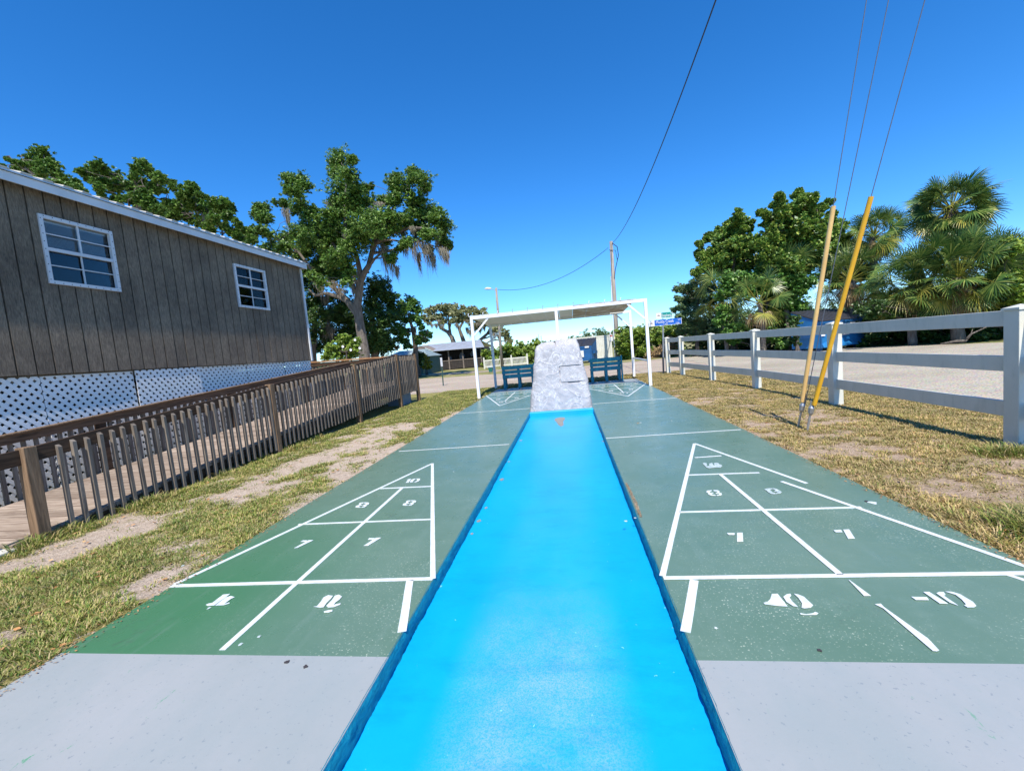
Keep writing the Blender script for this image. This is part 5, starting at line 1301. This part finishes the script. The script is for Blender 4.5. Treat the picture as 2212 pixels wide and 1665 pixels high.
# ---- mid tree between the oak and the shed
HX3, HY3, HK3 = 777.6, 628.0, .1437
md = [(530,80,50),(620,190,60),(730,120,70),(780,170,70),(720,250,80),(830,240,75),(870,300,75),(640,300,80),(560,260,60),(480,330,60),(850,400,80),(770,400,70),(690,440,75),(600,400,70),(500,440,60),(450,520,55),(560,520,60),(640,560,65),(720,620,70),(620,650,60),(590,740,65),(690,760,60),(700,830,50),(520,640,45),(940,640,50),(1010,640,50),(960,720,55),(890,700,50),(870,790,45),(1040,680,35),(900,480,50),(930,560,40),(450,230,40),(760,840,40)]
C, R_ = clumps(md, 33, HX3, HY3, HK3, ydep=1.4, seed=6)
b0 = at(HX3+820*HK3, HY3+1100*HK3, 33); b0.z = -.05
q3 = lambda x, y, Y: at(HX3+x*HK3, HY3+y*HK3, Y)
mg = tree('broad_tree', 'open bright green tree between the live oak and the open shed', 'tree', (b0.x, 33, 0), [b0, q3(835,850,33), q3(800,600,33), q3(720,350,33)], [.24,.2,.15,.06], C, R_, 520, .085, 'mid', 'barkd', seed=6)
moss(mg, [(HX3+x*HK3, HY3+y*HK3, w*HK3, L*HK3) for x, y, w, L in [(960,620,60,220),(900,640,60,200),(820,560,40,260),(1000,620,40,150),(220,600,60,200),(240,540,50,200)]], 32.5, 7, n=50)
# dry brown clump
rng = np.random.default_rng(12)
C, R_ = clumps([(420,850,55),(500,830,60),(560,850,45),(460,790,50),(380,880,40)], 34, HX3, HY3, HK3, ydep=.4, seed=7)
b0 = at(HX3+470*HK3, HY3+1100*HK3, 34); b0.z = -.05
tree('dry_shrub', 'dry orange brown thicket left of the bright green tree', 'shrub', (b0.x, 34, 0), [b0, q3(470,900,34)], [.05,.03], C, R_, 260, .11, 'dead', 'barkd', seed=7, aspect=.16)
# ---- pale mossy trees behind the shed
pl_ = [(1150,270,75),(1060,330,60),(1000,300,45),(950,400,45),(1300,220,70),(1230,260,70),(1380,260,75),(1400,340,70),(1300,330,75),(1480,330,75),(1560,290,60),(1500,420,65),(1180,370,70),(1080,420,60),(1020,450,45),(1250,440,70),(1400,440,60)]
C, R_ = clumps(pl_, 58, HX3, HY3, HK3, ydep=2.5, seed=8)
b0 = at(HX3+1440*HK3, HY3+1060*HK3, 58); b0.z = -.05
pg = tree('mossy_oak', 'pale grey green mossy tree behind the open shed, left one', 'tree', (b0.x, 58, 0), [b0, q3(1420,810,58), q3(1380,700,58), q3(1320,620,58), q3(1210,560,58), q3(1170,450,58)], [.42,.36,.3,.26,.2,.1], C, R_, 620, .15, 'pale', 'bark', seed=8, group=None, forks=[([q3(1360,680,58), q3(1345,560,58), q3(1330,400,58)], [.24,.18,.08])])
moss(pg, [(HX3+x*HK3, HY3+y*HK3, w*HK3, L*HK3) for x, y, w, L in [(1080,500,50,100),(1150,500,60,110),(1230,520,70,130),(1340,480,60,110),(1050,470,50,90),(1450,500,50,110),(1300,420,90,90),(1180,440,60,90)]], 57, 8, n=60, ydep=2)
pr = [(1700,270,65),(1640,330,65),(1750,330,70),(1830,310,60),(1900,360,60),(1620,420,60),(1720,430,70),(1800,440,70),(1880,480,60),(1950,430,50),(1680,520,55),(1780,530,60),(2000,560,50),(2060,620,55),(2110,570,50),(2160,640,55),(2220,700,45),(2250,760,40),(1960,600,45)]
C, R_ = clumps(pr, 61, HX3, HY3, HK3, ydep=2.5, seed=9)
b0 = at(HX3+1600*HK3, HY3+1060*HK3, 61); b0.z = -.05
pg = tree('mossy_oak', 'pale grey green mossy tree with leaning trunks seen past the left shelter posts', 'tree', (b0.x, 61, 0), [b0, q3(1570,790,61), q3(1530,680,61), q3(1490,570,61), q3(1560,450,61)], [.4,.34,.28,.24,.12], C, R_, 620, .15, 'pale', 'bark', seed=9,
   forks=[([q3(1730,1060,61), q3(1745,800,61), q3(1830,720,61), q3(1910,650,61), q3(1960,560,61)], [.36,.3,.24,.2,.12]), ([q3(1490,570,61), q3(1420,430,61)], [.2,.1])])
moss(pg, [(HX3+x*HK3, HY3+y*HK3, w*HK3, L*HK3) for x, y, w, L in [(1610,560,50,150),(1650,600,50,170),(1700,560,60,180),(1800,560,60,150),(1860,540,60,120),(2020,640,60,150),(2080,660,60,120),(2180,700,60,150),(2240,720,40,160),(1760,480,80,100),(1600,430,60,110)]], 60, 9, n=60, ydep=2)
# ---- trees behind the house
HXa, HYa, HKa = 0.0, 287.1, .2704
groups = [([(300,190,75),(360,160,55),(390,230,75),(240,230,70),(300,290,80),(420,300,70),(480,350,65),(200,310,60),(540,390,65),(600,430,60),(180,250,45),(65,210,25),(100,225,18),(20,262,25),(240,340,60),(340,370,60),(430,400,60),(570,460,50),(130,290,35),(620,400,35)], 14, 'nearest tree behind the left end of the dark house roof', 'left'),
 ([(790,260,60),(730,300,65),(830,300,65),(690,350,55),(780,380,80),(860,370,75),(930,350,60),(960,410,75),(880,450,70),(660,310,35),(800,460,50),(800,520,40),(1140,260,65),(1080,300,50),(1200,320,65),(1060,350,35),(1250,360,60),(1300,380,55),(1360,400,45),(1100,390,60),(1160,440,70),(1050,450,65),(1120,510,75),(1230,440,55),(1290,460,50),(1200,540,60),(1150,590,65),(1020,530,60),(940,520,50),(1380,440,30),(1250,610,50),(1330,560,40)], 17, 'middle tree with see through gaps behind the dark house roof', 'mid'),
 ([(1480,430,55),(1530,450,60),(1440,480,50),(1560,520,65),(1480,540,70),(1620,500,35),(1420,560,60),(1540,600,75),(1450,620,70),(1380,600,50),(1640,570,60),(1720,560,50),(1800,560,50),(1690,620,65),(1780,620,60),(1850,600,45),(1600,680,70),(1700,700,70),(1500,690,70),(1400,670,60),(1830,670,45),(1900,720,35),(1330,640,45),(1300,680,50),(1790,740,55),(1900,790,60),(1970,770,55),(2010,840,60),(1940,860,60),(1850,800,50),(1660,760,50)], 21, 'rightmost tree behind the dark house roof', 'r')]
for k, (lst, Y, lab, _) in enumerate(groups):
    C, R_ = clumps(lst, Y, HXa, HYa, HKa, ydep=1.3, seed=20+k, grow=1.12)
    mx = sum(c[0] for c in C)/len(C); b0 = Vector((mx, Y, -.05)); zt = sorted(c[2] for c in C)[len(C)//3]
    tree('oak_tree', lab, 'tree', (mx, Y, 0), [b0, b0+Vector((.1, .1, zt*.4)), b0+Vector((-.15, 0, zt*.75)), b0+Vector((.1, 0, zt*1.0))], [.35,.28,.22,.14], C, R_, 560, .062*Y/14, 'oak', 'bark', seed=20+k, group='oaks behind the house')

# ---- right hand side : broad leaved trees
RX_, RY_, RK = 1435.6, 388.8, .2335
q2 = lambda x, y, Y: at(RX_+x*RK, RY_+y*RK, Y)
A_ = [(1080,170,38),(1075,230,42),(1000,220,25),(1210,150,42),(1220,220,50),(1345,155,40),(1350,220,50),(1420,260,35),(1130,300,60),(1060,320,45),(900,300,26),(940,320,20),(960,400,50),(1180,370,70),(1280,330,75),(1370,330,60),(1280,430,80),(1400,420,60),(1080,430,65),(1180,480,75),(1000,500,60),(930,560,55),(1040,560,70),(1150,600,75),(1300,540,80),(1400,520,70),(1480,430,60),(1530,340,35),(1560,420,60),(1520,200,24),(1480,250,18),(1500,520,70),(1590,500,60),(1600,420,40),(1450,620,70),(1320,640,80),(1200,700,80),(1080,690,75),(960,660,65),(1560,600,60),(1640,560,50),(860,600,50),(820,560,40),(1000,780,75),(1120,800,80),(1260,800,80),(1400,760,70),(1500,700,60),(900,760,65)]
C, R_ = clumps(A_, 26, RX_, RY_, RK, ydep=1.5, seed=31, grow=1.42)
b0 = q2(1200, 1500, 26); b0.z = -.05
tree('broadleaf_tree', 'tall waxy leaved tree behind the two guy wire sleeves', 'tree', (b0.x, 26, 0), [b0, q2(1210,1250,26), q2(1190,1000,26), q2(1210,780,26), q2(1230,500,26)], [.26,.22,.19,.14,.06], C, R_, 620, .115, 'grape', 'barkd', seed=31, aspect=.55, tuft=.16, tden=.05, tall=1.9)
B_ = [(680,310,30),(690,360,38),(665,400,30),(760,400,35),(800,390,25),(780,450,30),(740,450,35),(570,450,50),(520,490,45),(620,480,50),(680,500,50),(470,560,45),(560,560,60),(640,570,55),(720,560,50),(700,620,45),(310,580,22),(330,605,18),(390,530,22),(380,555,18),(450,500,22),(300,680,22),(340,690,30),(390,700,50),(440,670,40),(520,640,50),(470,740,60),(560,730,50),(380,790,40),(310,830,35),(280,860,25),(410,840,40),(620,690,50),(730,700,60),(800,640,50),(820,720,60),(600,800,60),(690,800,60),(500,830,50),(790,820,60)]
C, R_ = clumps(B_, 27.5, RX_, RY_, RK, ydep=1.2, seed=32, grow=1.42)
b0 = q2(640, 1560, 27.5); b0.z = -.05
tree('broadleaf_tree', 'lighter open topped tree left of the tall waxy leaved tree', 'tree', (b0.x, 27.5, 0), [b0, q2(650,1200,27.5), q2(640,950,27.5), q2(640,700,27.5)], [.2,.17,.13,.06], C, R_, 480, .115, 'grape', 'barkd', seed=32, aspect=.55, tuft=.16, tden=.05, tall=1.9)
D_ = [(340,920,45),(400,930,50),(280,960,40),(230,980,30),(150,1000,30),(110,1010,22),(180,1030,35),(120,1090,30),(190,1100,45),(110,1190,30),(170,1180,45),(270,1050,60),(360,1020,60),(440,1010,60),(240,1150,60),(330,1130,65),(420,1120,60),(200,1250,60),(290,1230,65),(380,1220,60),(170,1330,60),(260,1340,65),(350,1320,60),(440,1310,60),(200,1410,50),(300,1420,60),(400,1410,60),(500,1410,60),(480,1220,55),(150,1400,40),(140,1270,40)]
C, R_ = clumps(D_, 28.5, RX_, RY_, RK, ydep=1.0, seed=33, grow=1.42)
b0 = q2(300, 1600, 28.5); b0.z = -.05
tree('feathery_tree', 'grey green fine leaved tree right behind the street sign', 'tree', (b0.x, 28.5, 0), [b0, q2(300,1300,28.5), q2(310,1100,28.5)], [.14,.11,.05], C, R_, 950, .07, 'feather', 'barkd', seed=33, aspect=.3)
E_ = [(560,950,60),(640,920,60),(720,900,60),(820,900,65),(900,880,60),(560,1060,60),(650,1030,60),(750,1010,60),(860,1000,65),(960,960,70),(1060,930,70),(1160,930,65),(1260,920,60),(1060,1040,65),(1160,1040,65),(960,1080,60),(1240,1040,55),(1330,960,55),(1150,1150,60),(1230,1180,55),(1260,1260,50),(1200,1280,45),(1060,1160,55),(1100,1290,50),(980,1200,50),(560,1180,60),(540,1300,60),(620,1390,55),(720,1400,50),(960,1330,50),(1060,1400,50),(1150,1420,55),(1000,1480,45),(1100,1500,45),(640,1480,45),(1240,1380,50),(1180,1500,40),(560,1440,40),(1300,1300,45),(1290,1400,40),(1260,1460,40),(1330,1230,35)]
C, R_ = clumps(E_, 25.2, RX_, RY_, RK, ydep=.8, seed=34, grow=1.42)
b0 = q2(900, 1570, 25.2); b0.z = -.05
tree('thicket', 'dark tangled bush under the trees left of the long dumpster', 'bush', (b0.x, 25.2, 0), [b0, q2(900,1350,25.2), q2(950,1150,25.2)], [.10,.08,.04], C, R_, 700, .09, 'mid', 'barkd', seed=34, aspect=.5)
F_ = [(1560,760,60),(1640,700,60),(1700,620,50),(1500,860,55),(1600,860,60),(1700,800,60),(1760,700,50),(1780,820,60),(1840,900,60),(1700,940,60),(1600,980,50),(1900,820,50),(1850,700,45)]
C, R_ = clumps(F_, 25.8, RX_, RY_, RK, ydep=.8, seed=35, grow=1.42)
b0 = q2(1700, 1480, 25.8); b0.z = -.05
tree('thicket', 'dark bush behind the long dumpster between the palms', 'bush', (b0.x, 25.8, 0), [b0, q2(1700,1200,25.8), q2(1690,900,25.8)], [.12,.1,.04], C, R_, 520, .09, 'dark', 'barkd', seed=35, aspect=.5)
# bright shrubs at the far right
SX, SY, SK = (3000/1.6718), (500/1.6718), .45032/1.6718
q5 = lambda x, y, Y: at(SX+x*SK, SY+y*SK, Y)
G_ = [(1430,900,70),(1380,960,70),(1460,990,70),(1400,1060,70),(1480,1100,70),(1350,1130,70),(1430,1180,70),(1520,1180,70),(1500,1260,60),(1420,1270,60),(1560,1080,60),(1600,950,60),(1620,1150,60),(1330,1220,60),(1560,1280,50)]
C, R_ = clumps(G_, 19.5, SX, SY, SK, ydep=.6, seed=36)
b0 = q5(1450, 1600, 19.5); b0.z = -.05
tree('green_shrub', 'bright green shrub at the right edge beyond the nearest fence post', 'shrub', (b0.x, 19.5, 0), [b0, q5(1450,1300,19.5)], [.09,.05], C, R_, 560, .075, 'yellowgreen', 'barkd', seed=36, aspect=.55)
G_ = [(300,1350,50),(380,1400,50),(460,1420,45),(560,1430,45),(640,1440,40),(700,1400,50),(760,1440,50),(850,1450,50),(960,1450,50),(1060,1450,50),(1160,1440,55),(1260,1430,50),(1340,1400,50),(900,1380,55),(1010,1370,55),(1120,1370,55),(1240,1350,55),(800,1360,50),(600,1340,55),(450,1330,50),(700,1280,60),(900,1280,60),(1100,1260,60),(1280,1250,60)]
C, R_ = clumps(G_, 21.3, SX, SY, SK, ydep=.5, seed=37)
for i in range(len(C)): C[i] = (C[i][0], 21.3+(i % 5-2)*.2 + (.8 if i > 16 else 0), max(.25, C[i][2]))
tree('thicket', 'dark scrub beneath the right hand fan palms', 'bush', (C[8][0], 21.3, 0), [Vector((C[8][0], 21.3, -.05)), Vector((C[8][0], 21.3, .8))], [.05,.03], C, R_, 380, .07, 'dark', 'barkd', seed=37, aspect=.4)

# ---- fan palms
def fan(rng, V, F, tip, dirv, R0, droop, nl=26, wid=.03):
    """one fan leaf: leaflets radiating from the petiole tip, folded and drooping at the ends"""
    d = Vector(dirv).normalized(); side = d.cross(Vector((0,0,1)))
    side = side.normalized() if side.length > 1e-3 else Vector((1,0,0)); up = side.cross(d)
    ro = rng.uniform(-1.25, 1.25); side, up = side*math.cos(ro)+up*math.sin(ro), up*math.cos(ro)-side*math.sin(ro)
    for k in range(nl):
        a = (k/(nl-1)-.5)*math.radians(230); L = R0*(.72+.28*math.cos(a*.8))*rng.uniform(.85, 1.08)
        dd = (d*math.cos(a)+side*math.sin(a)+up*(.12*math.cos(a*2)+rng.uniform(-.06, .06))).normalized()
        w = wid*rng.uniform(.7, 1.1); n = dd.cross(up).normalized()*w
        p0 = tip; p1 = tip+dd*L*.5; p2 = tip+dd*L*.82-Vector((0,0,droop*L*.16)); p3 = tip+dd*L*.98-Vector((0,0,droop*L*rng.uniform(.3, .5)))
        b = len(V)
        V += [tuple(p0-n*.2), tuple(p0+n*.2), tuple(p1-n), tuple(p1+n), tuple(p2-n*.6), tuple(p2+n*.6), tuple(p3-n*.06), tuple(p3+n*.06)]
        F += [(b, b+1, b+3, b+2), (b+2, b+3, b+5, b+4), (b+4, b+5, b+7, b+6)]
def palm(label, base, top, rt, nfr, petiole, R0, seed, yellow=0, dead=14, elev=(-35, 80), group='fan palms beyond the gravel lot', nl=26, wid=.024):
    rng = random.Random(seed); g = thing('fan_palm', label, 'palm', tuple(base), group); base = Vector(base); top = Vector(top)
    m = MB(); pts = []; rs = []
    for i in range(11):
        t = i/10; p = base.lerp(top, t); p.x += .12*math.sin(t*2.2+seed); pts.append(p); rs.append(rt*(1.15-.25*t)*(1+.05*math.sin(i*9)))
    m.tube(pts, rs, 12); m.build('trunk', MAT['bark'], g, smooth=True)
    for nm, mat, n, (e0, e1), dr in (('crown', 'palm', nfr, elev, .35), ('yellowing_fronds', 'palmy', yellow, (-55, -10), .8), ('dead_fronds', 'dead', dead, (-88, -50), 1.2)):
        if not n: continue
        V = []; F = []; st = MB()
        for i in range(n):
            az = (i*2.39996+rng.uniform(-.3, .3)) % (2*math.pi); t = (i+.5)/n; el = math.radians(e0+(e1-e0)*t**.8+rng.uniform(-9, 9))
            d = Vector((math.cos(az)*math.cos(el), math.sin(az)*math.cos(el), math.sin(el)))
            L = petiole*rng.uniform(.75, 1.15)*(.55 if nm == 'dead_fronds' else 1); tip = top+d*L+Vector((0, 0, .10*L if el > 0 else -.05*L))
            st.tube([top+d*rt*.3, top+d*L*.55+Vector((0,0,.06*L)), tip], [.022, .016, .012], 4, cap=False)
            fd = (d+Vector((0, 0, -.35 if el < 1.0 else -.05))).normalized()
            fan(rng, V, F, tip, fd, R0*rng.uniform(.85, 1.1)*(.8 if nm == 'dead_fronds' else 1), dr, nl, wid)
        o = fast_mesh(nm, np.array(V), np.array(F), MAT[mat], g)
        st.build('petioles', MAT['palmy'] if nm != 'dead_fronds' else MAT['dead'], o)
    return g
def palm_px(label, cx, cy, Y, trunk_r, n, pet, R0, seed, **k):
    t = at(cx, cy, Y); palm(label, (t.x+k.pop('lean', 0), Y, -.05), tuple(t), trunk_r, n, pet, R0, seed, **k)
palm_px('tallest fan palm, its round crown standing clear against the sky', 2055, 452, 24, .19, 80, 1.15, .85, 1, yellow=14, dead=40, elev=(-66, 62), wid=.028, nl=30)
palm_px('fan palm with small ragged crown right of the bright yellow guy wire sleeve', 1888, 512, 25, .16, 44, .95, .8, 2, yellow=5, dead=22, elev=(-55, 66))
palm_px('broad fan palm clump in front, below the tallest palm', 2070, 600, 20.5, .2, 84, 1.3, .85, 3, yellow=12, dead=26, elev=(-55, 82), wid=.024, nl=30)
palm_px('low fan palm left of the broad one, close to the dumpster', 1975, 618, 21.5, .15, 50, 1.1, .9, 4, yellow=8, dead=20, elev=(-50, 70))
palm_px('fan palm at the right behind the big white fence post', 2150, 590, 21.5, .15, 50, 1.15, .9, 5, yellow=6, dead=18, elev=(-50, 75))
palm_px('low fan palm just behind the long dumpster with hanging brown fronds', 1835, 605, 24.5, .16, 34, 1.1, .9, 6, yellow=4, dead=24, elev=(-30, 70))
palm_px('young yellowing fan palm left of the dumpster', 1640, 655, 24.2, .12, 20, 1.1, .85, 7, yellow=4, dead=3, elev=(-25, 70), nl=22)
palm_px('small drooping fan palm nearest the street sign', 1560, 640, 26, .1, 18, 1.0, 1.0, 8, yellow=3, dead=2, elev=(-30, 70), nl=22)
palm_px('half hidden fan palm in the waxy leaved tree', 1700, 590, 25, .12, 16, 1.0, 1.0, 9, yellow=0, dead=2, elev=(-20, 70), nl=22)
# fallen branch at the gravel edge
m = MB(); p = at(2085, 738, 19.5)
m.tube([Vector((p.x-.9, 19.5, .05)), Vector((p.x-.4, 19.4, .12)), Vector((p.x, 19.5, .1)), Vector((p.x+.3, 19.6, .35)), Vector((p.x+.9, 19.6, .6))], [.03, .05, .05, .035, .015], 6)
m.tube([Vector((p.x-.05, 19.5, .1)), Vector((p.x+.1, 19.4, .3)), Vector((p.x+.1, 19.3, .55))], [.035, .02, .01], 5)
tag(m.build('fallen_branch', MAT['bark'], smooth=True), 'pale dead branch lying at the far gravel edge under the palms', 'branch')

# ---- hedges and far woods
def hedge(name, label, cat, lst, Y, mat, size, per, seed, ydep=.8, group=None, **kw):
    """bushes given as (px, py, r px)"""
    C, R_ = clumps(lst, Y, 0, 0, 1.0, ydep=ydep, seed=seed)
    b = Vector((sum(c[0] for c in C)/len(C), Y, -.05))
    return tree(name, label, cat, (b.x, Y, 0), [b, b+Vector((0,0,.8))], [.08,.05], C, R_, per, size, mat, 'barkd', seed=seed, group=group, **kw)
hedge('hedge', 'yellow green hedge behind the left bench and low picket fence', 'hedge', [(1090+i*11, 752+((i*7) % 3)*3-i*.6, 12) for i in range(8)]+[(1086+i*11, 772-i*.6, 13) for i in range(8)]+[(1095+i*11, 790-i*.6, 12) for i in range(7)]+[(1046,782,10),(1060,778,11),(1073,780,11),(1050,765,9),(1065,760,9)], 43, 'yellowgreen', .13, 420, 41)
hedge('hedge', 'green hedge behind the right shelter posts and utility pole', 'hedge', [(1345+i*12, 716+((i*5) % 3)*4-i*.3, 13) for i in range(11)]+[(1342+i*12, 738-i*.4, 14) for i in range(11)]+[(1345+i*12, 758-i*.5, 13) for i in range(11)]+[(1350+i*12, 772-i*.8, 9) for i in range(10)], 32.5, 'yellowgreen', .095, 430, 42)
hedge('dry_shrub', 'dry tan brush at the foot of the hedge left of the street sign', 'shrub', [(1405,762,8),(1418,758,9),(1430,754,9),(1442,752,9),(1425,768,8),(1412,770,7),(1440,766,8),(1452,748,9),(1448,735,8)], 31, 'dead', .08, 260, 43, aspect=.2)
hedge('croton_shrub', 'yellow leaved shrub at the left end of the open shed', 'shrub', [(917,775,7),(923,783,8),(915,790,7),(926,792,6),(912,768,5)], 36, 'croton', .11, 200, 44)
hedge('shrub', 'leafy branchy shrub shading the left end of the long dumpster', 'shrub', [(1718,700,9),(1722,718,8),(1712,733,9),(1738,712,5),(1705,716,10),(1712,690,9),(1720,742,6)], 21.9, 'dark', .07, 260, 46)
m = MB(); b = gr(906, 812); m.tube([(b.x+.0, b.y, -.05), (b.x+.1, b.y, .5), (b.x-.05, b.y, 1.1)], [.14,.12,.1], 8)
C, R_ = clumps([(905,768,8),(899,775,8),(909,778,8),(903,785,7),(912,766,6),(896,768,7)], b.y, 0, 0, 1, ydep=.2, seed=45)
tree('small_tree', 'small dark tree just beyond the end post of the ramp', 'tree', (b.x, b.y, 0), [Vector((b.x, b.y, -.05)), Vector((b.x+.1, b.y, .5)), Vector((b.x, b.y, 1.1))], [.13,.1,.06], C, R_, 380, .06, 'dark', 'barkd', seed=45)

def base_px(x): return 770-(x-1500)*.052
for x0, x1, Y, lab, sd in ((1490, 1600, 28.2, 'low dark scrub behind the small drooping palm', 51), (1590, 1730, 26.6, 'low dark scrub between the young palm and the dumpster', 52), (1860, 2010, 22.8, 'low dark scrub right of the long dumpster', 53), (1990, 2140, 21.4, 'low dark scrub under the broad fan palm', 54), (2120, 2290, 20.2, 'low dark scrub behind the nearest fence post', 55)):
    L_ = []
    for i in range(int((x1-x0)/15)+1):
        x = x0+i*15; L_ += [(x, base_px(x)-10, 12), (x+5, base_px(x)-27, 13), (x-4, base_px(x)-44, 13), (x+3, base_px(x)-62, 11)]
    hedge('scrub', lab, 'bush', L_, Y+.8, 'dark', .085, 230, sd, group='scrub along the far gravel edge')
# far woods: one distant mass all round the horizon
rng = np.random.default_rng(77); C = []; R_ = []; rr = random.Random(77)
def horizon(px): return 859.9-.0912*px
x = -900
while x < 3300:
    for row in range(3):
        Y = 105+row*14
        if x < 950: h = 9+4*math.sin(x*.011)+3*math.sin(x*.031)
        elif x < 1480: h = 14+max(0, (x-1180))*.075+4*math.sin(x*.05)+4*math.sin(x*.021)
        else: h = 34+6*math.sin(x*.02)
        h = h*(.75+.3*row) + rr.uniform(-3, 3)
        # direction of the column, distance growing with the row
        d = ray(x, horizon(x)); D = Y/max(.35, d.normalized().y*1.0); hd = Vector((d.x, d.y, 0)).normalized()
        c = CPOS+hd*(Y*1.1+rr.uniform(-4, 4)); top = 1.34+h*Y*1.1/FPX*.9
        r = rr.uniform(1.6, 2.9)
        z = top-r*.8
        while z > 0: C.append((c.x+rr.uniform(-1, 1), c.y+rr.uniform(-1, 1), z)); R_.append(r); z -= 2.2
        C.append((c.x, c.y, .8)); R_.append(r)
    x += 16
V, F = leaf_cloud(rng, C, R_, 210, .34, flat=.85)
tag(fast_mesh('far_woods', V, F, MAT['far']), 'distant dark green woods along the horizon', 'woods', kind='stuff')
# two thin masts far off
for x, h in ((1163, 722), (1169, 725)):
    p = at(x, h, 210); m = MB()
    m.tube([(p.x, 210, 0), (p.x, 210, p.z)], .12, 5); m.beam((p.x-1.2, 210, p.z-1.5), (p.x+1.2, 210, p.z-1.5), .12, .12); m.beam((p.x-1, 210, p.z-3), (p.x+1, 210, p.z-3), .12, .12)
    tag(m.build('power_mast', simple('hazy mast', lin(.25,.32,.42), None, 4, .8, 0)), 'thin far off power mast above the woods, %s one' % ('left' if x == 1163 else 'right'), 'mast', 'far power masts')
